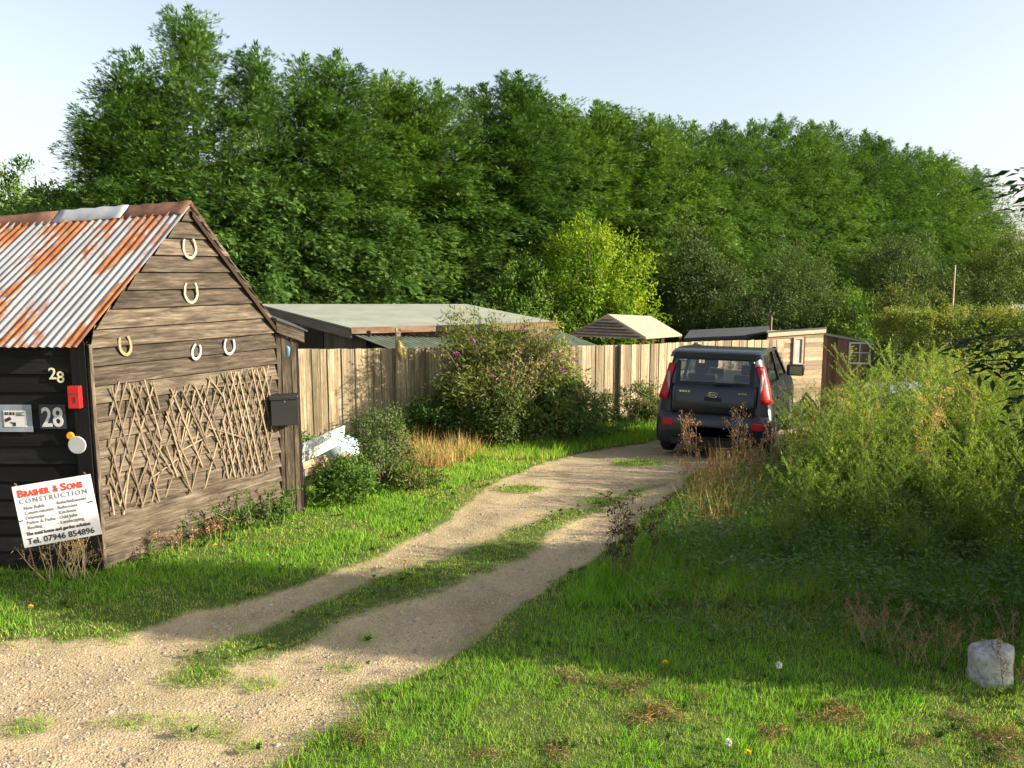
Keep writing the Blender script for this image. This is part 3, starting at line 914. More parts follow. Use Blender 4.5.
# loose cream numerals
for ch, px, py in (('2', 51, 378.5), ('8', 59, 382)):
    o = text(ch, 16.5 * MP, 'cream', None, fpt(px, py, .036), Uw, Z, 'house_number', .0015)
    tag(o, 'cream numeral %s screwed to the black boards under the eaves' % ch, 'numeral', 'cream door numerals')
# dark plate with white 28
p = fpt(43, 428, .034); t = thing('number_plate', 'dark house number plate with large white 28', 'plate', p)
g = Geo(); g.slab((0, 0, 0), Uw, Z, fn, 27 * MP, 25 * MP, .006); g.build('plate', 'plate_dark', t)
text('28', 28 * MP, 'white_paint', t, Uw * (2.2 * MP) + Z * (2.6 * MP) + fn * .008, Uw, Z, 'lettering', .004, 1, width=22 * MP)
# camera warning notice
p = fpt(2.5, 431, .034); t = thing('warning_notice', 'white camera warning notice on a grey plastic sheet', 'notice', p)
g = Geo(); g.slab((0, 0, 0), Uw, Z, fn, 34 * MP, 28 * MP, .004); g.build('backing_sheet', 'plate_grey', t)
g = Geo(); g.slab(Uw * (5.5 * MP) + Z * (5 * MP) + fn * .005, Uw, Z, fn, 23 * MP, 17 * MP, .003); g.build('notice', 'sign_white', t)
g = Geo(); b = Uw * (5.5 * MP) + Z * (5 * MP) + fn * .009
for (x, y, w, h) in ((1.5, 12.5, 1.5, 3), (3.5, 12.5, 1.2, 3), (6, 12.5, 2.5, 3), (9.5, 12.5, 2, 3), (13, 14.4, 8.5, .8), (13, 13, 6, .8), (13, 11.6, 8.5, .8)):
    g.slab(b + Uw * (x * MP) + Z * (y * MP), Uw, Z, fn, w * MP, h * MP, .001)
g.slab(b + Uw * (2 * MP) + Z * (5 * MP), (Uw + Z * .45), (Z - Uw * .45), fn, 6.5 * MP, 3.4 * MP, .001)
g.slab(b + Uw * (6.5 * MP) + Z * (4.6 * MP), (Uw - Z * .5), (Z + Uw * .5), fn, 4 * MP, 1.2 * MP, .001)
g.slab(b + Uw * (9 * MP) + Z * (1 * MP), Uw, Z, fn, 3 * MP, 4 * MP, .001)
g.build('camera_symbol', 'sign_black', t)
# red box on the corner
p = fpt(75.5, 406.5, .056); t = thing('red_box', 'small red metal alarm box on the black corner post', 'box', p)
g = Geo(); g.slab((0, 0, 0), Uw, Z, fn, 11.5 * MP, 22.5 * MP, .06); g.build('body', 'red_box', t, bevel=.004)
g = Geo(); g.slab(fn * .061 + Z * (14.5 * MP), Uw, Z, fn, 11.5 * MP, .6 * MP, .001); g.slab(fn * .061 + Z * (6 * MP) + Uw * (6 * MP), Uw, Z, fn, 1.6 * MP, 6 * MP, .002)
g.build('slot', 'sign_black', t)
# reflectors
g = Geo(); g.lathe([(9.2 * MP, 0), (9.2 * MP, .006), (8.6 * MP, .010)], (0, 0, 0), fn, 28); o = g.build('reflector_disc', 'dull_white'); o.location = fpt(81, 443.5, .062)
tag(o, 'dull white round disc on the black corner post', 'disc')
g = Geo(); g.lathe([(4 * MP, 0), (4 * MP, .010), (3 * MP, .016)], (0, 0, 0), fn, 20); o = g.build('reflector', 'orange'); o.location = fpt(74, 434.5, .056)
tag(o, 'small orange reflector peeping out above the white disc', 'reflector')

# builder's board on rusty pins
TLs, TRs, BRs, BLs = at(11, 487, 6.82), at(91, 474, 6.96), at(100.5, 534, 6.95), at(24.5, 548, 6.81)
Us = ((TRs - TLs) + (BRs - BLs)).normalized(); Vs0 = ((TLs - BLs) + (TRs - BRs)).normalized()
Vs_ = (Vs0 - Us * Vs0.dot(Us)).normalized(); Ns = Us.cross(Vs_)
SW = ((TRs - TLs).length + (BRs - BLs).length) / 2; SH = ((TLs - BLs).length + (TRs - BRs).length) / 2
sg = thing('builders_sign', 'tilted white builders sign board with red heading leaning before the black shed front', 'sign', BLs)
g = Geo(); g.slab((0, 0, 0), Us, Vs_, -Ns, SW, SH, .008); g.build('board', 'sign_white', sg)
def sp(x, y): return Us * (x * SW) + Vs_ * (y * SH) + Ns * .002
sm = .105 * SH / .52
x = .06
tk = dict(U=Us, V=Vs_)
for ch, x_, w_, h_ in (('B', .055, .075, .165), ('RASHER', .135, .325, .13), ('&', .50, .07, .15), ('S', .60, .075, .165), ('ONS', .68, .20, .13)):
    text(ch, h_ * SH, 'sign_red', sg, sp(x_, .815), bold=.003, width=w_ * SW, **tk)
text('CONSTRUCTION', .11 * SH, 'sign_grey', sg, sp(.06, .705), bold=.0006, spacing=1.3, width=.86 * SW, **tk)
for i, (a_, b_) in enumerate((('New Builds', '- Refurbishments'), ('Conservatories', '- Bathrooms'), ('Driveways', '- Kitchens'), ('Patios & Paths', '- Odd Jobs'), ('Roofing', '- Landscaping'))):
    y = .605 - .08 * i
    text(a_, .076 * SH, 'sign_grey', sg, sp(.10, y), bold=.0004, width=.026 * len(a_) * SW, **tk)
    text(b_, .076 * SH, 'sign_grey', sg, sp(.48, y), bold=.0004, width=.026 * len(b_) * SW, **tk)
text('The total home and garden solution', .08 * SH, 'sign_black', sg, sp(.06, .185), bold=.001, width=.82 * SW, **tk)
text('Tel. 07946 854896', .135 * SH, 'sign_black', sg, sp(.055, .045), bold=.0012, width=.86 * SW, **tk)
for xx in (.05, .93):
    g = Geo(); b = Us * (xx * SW) - Ns * .018
    g.tube([b + Vs_ * (SH * 1.04) - Us * .012, b + Vs_ * (SH * 1.03), b + Vs_ * .0, b - Vs_ * .27 + Us * .01], .006, 6); g.build('pin', 'rust', sg, smooth=60)
for (x0, y0, s) in ((-.01, .425, 1), (.90, .545, 1)): g = Geo(); g.slab(sp(x0, y0) + Ns * .001, Us + Vs_ * .12, Vs_, Ns, .045, .009, .004); g.build('cable_tie', 'sign_black', sg)


# ------------------------------------------------------------------ fences
def fence(name, label, p0, p1, m, bw, seed, posts, post_tops=None, lean=.004):
    rnd = random.Random(seed)
    top0, top1 = p0, p1
    d = Vector((p1.x - p0.x, p1.y - p0.y, 0)); L = d.length; d.normalize(); n = Vector((d.y, -d.x, 0))
    t = thing(name, label, 'fence', (p0.x, p0.y, float(terrain(p0.y))))
    I = Matrix.Translation(t.location).inverted()
    g = Geo(); x = 0; k = 0
    while x < L - .02:
        w = bw * rnd.uniform(.9, 1.08); f = x / L
        zt_ = top0.z + (top1.z - top0.z) * f + rnd.uniform(-.006, .006) + .012 * math.sin(x * 1.3 + seed)
        base = Vector((p0.x, p0.y, 0)) + d * x; zb = float(terrain(base.y)) - .08
        base.z = zb
        up = Vector((rnd.uniform(-lean, lean), 0, 1)).normalized()
        g.slab(base + n * (.004 + .012 * (k % 2)), up, d, n, zt_ - zb, w - rnd.uniform(.001, .004), .014, rnd.random())
        x += w; k += 1
    g.v = [tuple(I @ Vector(v)) for v in g.v]
    g.build('boards', m, t)
    for fz in (.25, .85):
        g = Geo(); za = terrain(p0.y) + fz * (p0.z - terrain(p0.y)); zb = terrain(p1.y) + fz * (p1.z - terrain(p1.y))
        a = Vector((p0.x, p0.y, za)) - n * .05; b = Vector((p1.x, p1.y, zb)) - n * .05
        g.slab(I @ a, b - a, (0, 0, 1), n, (b - a).length, .08, .045, .5); g.build('rail', m, t)
    for q, extra in posts:
        a = Vector((p0.x, p0.y, 0)) + d * (q * L); zb = float(terrain(a.y)) - .1; a.z = zb
        zt_ = top0.z + (top1.z - top0.z) * q + extra
        g = Geo(); g.slab(I @ (a + n * .035 - d * .045), (0, 0, 1), d, n, zt_ - zb, .09, .085, rnd.uniform(.4, .9)); g.build('post', m, t)
    g = Geo()
    a = Vector((p0.x, p0.y, float(terrain(p0.y)) - .05)) + n * .02; b = Vector((p1.x, p1.y, float(terrain(p1.y)) - .05)) + n * .02
    g.slab(I @ a, b - a, (0, 0, 1), n, (b - a).length, .2, .03, .5); g.build('gravel_board', m, t)
    return t, d, n


FA0, FA1 = at(262, 349, 13.2), at(580, 346, 15.0)
fa, dA, nA = fence('board_fence', 'old weathered close boarded fence between the timber shed and the flowering bush', FA0, FA1, 'fence_old', .115, 3, [(.395, .34)])
FB0, FB1 = at(572, 346, 17.5), at(783, 339, 20.5)
fb, dB, nB = fence('board_fence', 'pale close boarded fence behind the parked car', FB0, FB1, 'fence_new', .125, 9, [(.2, .0), (.55, .0)])
# tuck rag on the tall post
pp = FA0.lerp(FA1, .395) + nA * .14; rg = Geo()
rg.tube([(0, 0, .16), (.03, 0, .1), (.02, -.01, 0), (.06, 0, -.12)], [.02, .045, .05, .03], 7); rg.tube([(.02, 0, .08), (.09, .0, .0), (.10, 0, -.14)], [.025, .035, .02], 7)
o = rg.build('rag', 'yellow_cloth', smooth=60); o.location = (pp.x, pp.y, at(391, 350, pp.y).z); tag(o, 'yellow rag hanging on the tall fence post', 'rag')

# ------------------------------------------------------------------ outbuildings behind the fences
def local(g, P): g.v = [(v[0] - P[0], v[1] - P[1], v[2] - P[2]) for v in g.v]; return g


def wallpoly(g, a, b, z0a, z1a, z1b, th=.04, bw=.14, var=None):
    """vertical planked wall from a to b"""
    d = Vector((b[0] - a[0], b[1] - a[1], 0)); L = d.length; d.normalize(); n = Vector((d.y, -d.x, 0)); x = 0; k = 0
    while x < L - .01:
        w = min(bw, L - x); f = (x + w / 2) / L
        g.slab(Vector((a[0], a[1], z0a)) + d * x + n * (.004 * (k % 2)), (0, 0, 1), d, n, z1a + (z1b - z1a) * f - z0a, w - .004, th, var); x += w; k += 1


# low workshop with felt roof
P1, P2, P3, P4, P5 = at(258, 304, 19.5), at(352, 328, 15.6), at(436, 326, 16.3), at(558, 322, 17.4), at(466, 304, 21.5)
ws = thing('workshop', 'long low brown workshop with a grey green felt roof behind the old fence', 'shed', (P2.x, P2.y, -.45)); W0 = tuple(ws.location)
g = Geo(); g.prism([P1, P2, P3, P4, P5], (0, 0, -.03)); local(g, W0).build('roof', 'felt', ws)
g = Geo(); g.slab(P1 + Vector((0, 0, -.035)), P2 - P1, (0, 0, -1), Vector((-1, -.3, 0)), (P2 - P1).length, .17, .03); local(g, W0).build('fascia', 'brown_wood', ws)
def fas(a, b, m, h):
    g = Geo(); g.slab(a + Vector((0, -.03, .015)), b - a, (0, 0, -1), (0, -1, 0), (b - a).length, h, .03); local(g, W0).build('fascia', m, ws)
fas(P2, P3, 'fascia_red', .12); fas(P3.lerp(P4, .45), P4, 'fascia_tan', .15); fas(P3, P3.lerp(P4, .44), 'dark_wood', .12)
g = Geo()
Q1, Q2, Q3, Q4 = P1 + Vector((.25, -.2, 0)), P2 + Vector((.25, .35, 0)), P3 + Vector((0, .5, 0)), P4 + Vector((-.2, .5, 0))
wallpoly(g, Q1, Q2, -.9, P1.z - .1, P2.z - .04); wallpoly(g, Q2, Q4, -.9, P2.z - .04, P4.z - .04)
wallpoly(g, Q4, P5 + Vector((-.2, -.2, 0)), -.9, P4.z - .04, P5.z - .06)
local(g, W0).build('wall', 'brown_wood', ws)
g = Geo(); a = Q1.lerp(Q2, .35); b = Q1.lerp(Q2, .62); nn = Vector((-(Q2 - Q1).y, (Q2 - Q1).x, 0)).normalized() * -1
if nn.x > 0: nn = -nn
g.prism([Vector((a.x, a.y, -.8)), Vector((b.x, b.y, -.8)), Vector((b.x, b.y, 1.45)), Vector((a.x, a.y, 1.5))], nn * .06); local(g, W0).build('door', 'dark_wood', ws)
g = Geo()
for f in (.0, .5):
    pz = Q2.lerp(Q3, f); g.slab(Vector((pz.x, pz.y - .2, -.8)), (0, 0, 1), (1, 0, 0), (0, -1, 0), 2.4, .09, .09)
local(g, W0).build('post', 'dark_wood', ws)
# green corrugated lean-to between workshop and fence
TLc, TRc, BRc, BLc = at(346, 332, 15.9), at(560, 331, 19.4), at(600, 346, 18.3), at(392, 350, 14.5)
lo = thing('lean_to', 'mossy green corrugated lean-to roof between the workshop and old fence', 'lean-to', (TLc.x, TLc.y, -.5)); L0 = tuple(lo.location)
g = Geo(); n = 260; vs = []; uv = []
for j in range(7):
    for i in range(n + 1):
        s, t = i / n, j / 6
        p = BLc.lerp(BRc, s).lerp(TLc.lerp(TRc, s), t) + Vector((0, 0, .018 * math.sin(s * 2 * PI * 46)))
        vs.append(p); uv.append((s * 4, t))
g.add(vs, [(j * (n + 1) + i, j * (n + 1) + i + 1, (j + 1) * (n + 1) + i + 1, (j + 1) * (n + 1) + i) for j in range(6) for i in range(n)], uv, .5)
local(g, L0).build('roof', 'green_sheet', lo, smooth=80)
g = Geo(); g.slab(BLc + Vector((0, .05, -.03)), BRc - BLc, (0, 0, -1), (0, 1, 0), (BRc - BLc).length, .09, .05); local(g, L0).build('beam', 'dark_wood', lo)
for f in (.03, .5, .97):
    a = BLc.lerp(BRc, f); g = Geo(); g.slab(Vector((a.x, a.y + .06, -.75)), (0, 0, 1), (1, 0, 0), (0, 1, 0), a.z + .72, .08, .08); local(g, L0).build('post', 'dark_wood', lo)

# gabled open hut
GR0, GR1 = at(608, 314, 20.5), at(651, 316, 23.2)
GL0, GE0, GE1 = at(570, 333.5, 20.6), at(646, 337, 20.4), at(682, 334.5, 23.0)
GL1 = GL0 + (GR1 - GR0)
hut = thing('gabled_hut', 'small gabled hut with a sandy felt roof behind the pale fence', 'hut', (GR0.x, GR0.y, -.9)); H0 = tuple(hut.location)
g = Geo(); g.prism([GR0, GR1, GE1, GE0], (0, 0, -.05)); g.prism([GR0, GL0, GL1, GR1], (0, 0, -.05)); local(g, H0).build('roof', 'felt_sand', hut)
g = Geo(); zc = GL0.z + .02; dv = (GE0 - GL0)
for i in range(7):
    f = i / 7; zz = zc + (GR0.z - zc) * f; z2 = zc + (GR0.z - zc) * (f + 1 / 7)
    a = GL0.lerp(GR0, f); b = GE0.lerp(GR0, f); a2 = GL0.lerp(GR0, f + 1 / 7.1); b2 = GE0.lerp(GR0, f + 1 / 7.1)
    o_ = Vector((0, -.05, -.055))
    g.prism([a + o_, b + o_, b2 + o_ + Vector((0, .02, 0)), a2 + o_ + Vector((0, .02, 0))], (0, .02, 0))
local(g, H0).build('gable_boards', 'slate_board', hut)
for a in (GL0 + Vector((.12, .05, 0)), GE0 + Vector((-.1, .05, 0)), GE0.lerp(GE1, .5) + Vector((-.1, 0, 0)), GE1 + Vector((-.1, -.1, 0)), GL0.lerp(GE0, .55) + Vector((0, .1, 0)), GE0.lerp(GE1, .25) + Vector((-.1, 0, 0))):
    g = Geo(); g.slab(Vector((a.x, a.y, -1.05)), (0, 0, 1), (1, 0, 0), (0, 1, 0), a.z + .98, .08, .08); local(g, H0).build('post', 'fascia_tan', hut)
g = Geo(); g.slab(Vector((GL0.x + .2, GL0.y + .2, -1)), (1, 0, 0), (0, 0, 1), (0, 1, 0), 1.5, 1.55, .05); local(g, H0).build('front_wall', 'dark_wood', hut)

# dark flat roofed store
D0, D1, D2, D3 = at(684, 338, 22.3), at(776, 334, 21.4), at(770, 326, 25.5), at(690, 330, 26)
st = thing('flat_roofed_store', 'low store with a flat black roof between the gabled hut and pale shed', 'shed', (D0.x, D0.y, -.95)); S0 = tuple(st.location)
g = Geo(); g.prism([D0, D1, D2, D3], (0, 0, -.09)); local(g, S0).build('roof', 'felt_dark', st)
g = Geo(); wallpoly(g, D0 + Vector((.1, .25, 0)), D1 + Vector((-.1, .25, 0)), -1.1, D0.z - .08, D1.z - .08); wallpoly(g, D1 + Vector((-.1, .3, 0)), D2 + Vector((-.1, -.1, 0)), -1.1, D1.z - .08, D2.z - .08)
wallpoly(g, D3 + Vector((.1, -.1, 0)), D0 + Vector((.1, .3, 0)), -1.1, D3.z - .08, D0.z - .08)
local(g, S0).build('wall', 'dark_wood', st)
g = Geo(); b = at(770, 345, 21.2); g.tube([(0, 0, -1.0 - b.z + b.z - .6), (0, 0, .73)], .035, 6); o = g.build('stake', 'slat'); o.location = (b.x, b.y, b.z); tag(o, 'pale wooden stake rising beside the flat black roof', 'stake')

# pale shed with a window
def shed_box(name, label, a, b, depth, z0, m, horiz=True, ov=.06, roofm='felt_dark', th=.05, drop=.38):
    d = Vector((b.x - a.x, b.y - a.y, 0)); L = d.length; d.normalize(); n = Vector((d.y, -d.x, 0))
    t = thing(name, label, 'shed', (a.x, a.y, z0)); O = tuple(t.location)
    g = Geo()
    za, zb = a.z, b.z
    if horiz:
        z = z0 - .1
        while z < max(za, zb):
            for (o, u, ln, nn, dr) in ((Vector((a.x, a.y, 0)), d, L, n, 0), (Vector((b.x, b.y, 0)) - n * .02, -n, depth, d, 1), (Vector((a.x, a.y, 0)), -n, depth, -d, 1)):
                h = min(.125, max(za, zb) - z)
                if dr and z + h > max(za, zb) - drop: continue
                g.slab(Vector((o.x, o.y, z)), u, (0, 0, 1), nn, ln, h, .02, None, .5)
            z += .12
    else:
        wallpoly(g, (a.x, a.y), (b.x, b.y), z0 - .1, za, zb, .03, .13)
        c = Vector((b.x, b.y, 0)) - n * depth; e = Vector((a.x, a.y, 0)) - n * depth
        wallpoly(g, (b.x, b.y), (c.x, c.y), z0 - .1, zb, zb - drop, .03, .13); wallpoly(g, (e.x, e.y), (a.x, a.y), z0 - .1, za - drop, za, .03, .13)
    local(g, O).build('wall', m, t)
    g = Geo(); q = [a + n * ov - d * ov, b + n * ov + d * ov, b - n * (depth + ov) + d * ov, a - n * (depth + ov) - d * ov]
    q[2] = q[2] - Vector((0, 0, drop)); q[3] = q[3] - Vector((0, 0, drop)); g.prism(q, (0, 0, th)); local(g, O).build('roof', roofm, t)
    return t, d, n, L, O


ca, cb = at(767, 333, 21.0), at(823.5, 329, 21.6)
t, d, n, L, O = shed_box('garden_shed', 'pale boarded shed with a narrow window beside the brown cabin', ca, cb, 2.0, -.95, 'pale_wood')
g = Geo(); g.slab(ca + n * .03 + Vector((0, 0, -.10)), cb - ca, (0, 0, 1), n, L + .04, .12, .03, .9); local(g, O).build('fascia', 'pale_wood', t)
def win(t, O, px0, py0, px1, py1, a, n, d, fm, gm, bars=0):
    p0 = onplane(px0, py1, a, n); p1 = onplane(px1, py0, a, n); w = (p1 - p0).dot(d); h = p1.z - p0.z; U = d; f = .05
    g = Geo()
    for (x, y, lw, lh) in ((-f, -f, w + 2 * f, f), (-f, h, w + 2 * f, f), (-f, .001, f, h - .002), (w, .001, f, h - .002)):
        g.slab(p0 + U * x + Vector((0, 0, y)) + n * .024, U, (0, 0, 1), n, lw, lh, .035, .8)
    for i in range(bars):
        g.slab(p0 + U * (w * (i + 1) / (bars + 1) - .012) + n * .026, U, (0, 0, 1), n, .024, h, .02, .8)
    if bars: g.slab(p0 + Vector((0, 0, h * .5)) + n * .025, U, (0, 0, 1), n, w, .024, .015, .8)
    fr = local(g, O).build('window', fm, t)
    g = Geo(); g.slab(p0 + n * .022, U, (0, 0, 1), n, w, h, .006); local(g, O).build('pane', gm, fr)
win(t, O, 793, 339, 801, 363, ca, n, d, 'pale_wood', 'pale_glass')
g = Geo(); p0 = onplane(801.5, 364, ca, n); g.slab(p0 + n * .03, (0, 0, 1), d, n, .72, .045, .03, .3); local(g, O).build('shutter', 'brown_wood', t)
ba, bb = at(823, 334, 22.6), at(877, 345, 22.2)
t, d, n, L, O = shed_box('cabin', 'brown cabin with a sloping roof and white framed window beside the hedge', ba, bb, 2.2, -1.0, 'brown_wood', False, .08, 'felt', .06)
win(t, O, 850, 344, 869, 362, ba, n, d, 'white_paint', 'dark_glass', 1)

# clutter by the shed corner and by the car
def plank(name, label, cat, a, b, w, th, m, tilt=(0, 0, 1), group=None):
    g = Geo(); a, b = Vector(a), Vector(b); u = b - a; v = Vector(tilt); v = (v - u.normalized() * v.dot(u.normalized())).normalized()
    g.slab((0, 0, 0), u, v, u.cross(v), u.length, w, th); o = g.build(name, m, bevel=.004); o.location = a
    return tag(o, label, cat, group)


plank('white_board', 'large white painted board tipped on the rubbish heap against the old fence', 'board', at(296, 466, 10.6), at(342, 442, 12.2), .26, .03, 'white_paint', (.2, .6, .8))
plank('white_board', 'narrow off-white board sticking out over the large white board', 'board', at(300, 452, 10.4), at(335, 436, 11.6), .12, .03, 'dull_white', (.3, .2, 1))
plank('plank', 'weathered plank lying along the front of the rubbish heap', 'plank', at(298, 478, 10.2), at(350, 462, 11.4), .14, .04, 'slat', (0, .3, 1))
plank('plank', 'short bleached plank lying below the white boards near the shed', 'plank', at(302, 470, 10.2), at(326, 461, 10.7), .09, .03, 'fence_old', (0, .5, 1))
g = Geo(); b = at(300.5, 507, 9.55); g.slab((-.05, 0, 0), (0, 0, 1), (1, 0, 0), (0, 1, 0), .42, .1, .08); g.slab((-.06, -.005, .42), (1, 0, 0), (0, 1, 0), (0, 0, 1), .12, .09, .02)
o = g.build('drainage_post', 'dark_plastic', bevel=.005); o.location = (b.x, b.y, -.06); tag(o, 'short dark grey plastic post at the foot of the shed corner', 'post')
g = Geo(); b = at(340, 438, 12.6); r = random.Random(4); vs = []
for j in range(5):
    for i in range(10):
        an = 2 * PI * i / 10; rr = (.34, .36, .28, .16, .02)[j] * r.uniform(.8, 1.15); vs.append((math.cos(an) * rr, math.sin(an) * rr, (0, .14, .27, .34, .36)[j] + r.uniform(-.02, .02)))
g.add(vs, [(j * 10 + i, j * 10 + (i + 1) % 10, j * 10 + 10 + (i + 1) % 10, j * 10 + 10 + i) for j in range(4) for i in range(10)] + [tuple(range(9, -1, -1))])
o = g.build('rubbish_bag', 'blue_tarp', smooth=60); o.location = (b.x, b.y, float(terrain(b.y)) - .02); tag(o, 'crumpled pale blue rubbish bag on the heap by the fence', 'bag')
# pallet leaning near the pale shed
pl = thing('pallet', 'wooden pallet leaning among the weeds in front of the pale shed', 'pallet', (*at(800, 400, 19.5)[:2], -.85)); pl.rotation_euler = (0, .75, .5); pl.scale = (.62, .62, .62)
for i in range(6):
    g = Geo(); g.slab((-.5, -.04, .05 + i * .17), (1, 0, 0), (0, 0, 1), (0, -1, 0), 1.0, .1, .02); g.build('slat', 'slat', pl)
for x in (-.48, 0, .42):
    g = Geo(); g.slab((x, -.038, 0), (0, 0, 1), (1, 0, 0), (0, 1, 0), 1.05, .07, .09); g.build('bearer', 'slat', pl)
# blue-grey tarpaulin covered tank in the weeds
t = thing('covered_tank', 'blue grey tarpaulin covered water tank half hidden in the weeds before the hedge', 'tank', (*at(905, 400, 15.5)[:2], -.45), .1)
g = Geo(); vs = []; r = random.Random(8)
prof = [(1.02, 0), (1.0, .3), (1.0, .8), (.96, .98), (.6, 1.04), (0.02, 1.05)]
for rr, z in prof:
    for i in range(28):
        an = 2 * PI * i / 28; q = (abs(math.cos(an)) ** 8 + abs(math.sin(an)) ** 8) ** (-1 / 8)
        vs.append((.85 * q * math.cos(an) * rr + r.uniform(-.012, .012), .5 * q * math.sin(an) * rr + r.uniform(-.012, .012), z + r.uniform(-.015, .015)))
g.add(vs, [(j * 28 + i, j * 28 + (i + 1) % 28, j * 28 + 28 + (i + 1) % 28, j * 28 + 28 + i) for j in range(5) for i in range(28)])
g.build('tarpaulin', 'blue_tarp', t, smooth=70)
g = Geo(); g.tube([(.86 * math.cos(a) * (abs(math.cos(a)) ** 8 + abs(math.sin(a)) ** 8) ** (-1 / 8), .51 * math.sin(a) * (abs(math.cos(a)) ** 8 + abs(math.sin(a)) ** 8) ** (-1 / 8), .55) for a in np.linspace(0, 2 * PI, 29)], .012, 5); g.build('rope', 'slat', t)
# pole in the hedge, distant white roof
b = at(953.5, 312, 24); g = Geo(); g.tube([(0, 0, 0), (-.02, 0, 1.2), (-.05, 0, at(952, 265, 24).z + 1.0)], [.035, .03, .02], 6); o = g.build('bean_pole', 'rope'); o.location = (b.x, b.y, -1.0); tag(o, 'tall thin wooden pole standing up behind the clipped hedge', 'pole')
ra, rb = at(1008, 311, 34), at(1075, 309, 34)
t, d, n, L, O = shed_box('white_roofed_shed', 'shed with a white roof showing just above the hedge', ra, rb, 3., -1.1, 'dark_wood', False, .1, 'white_paint', .25)

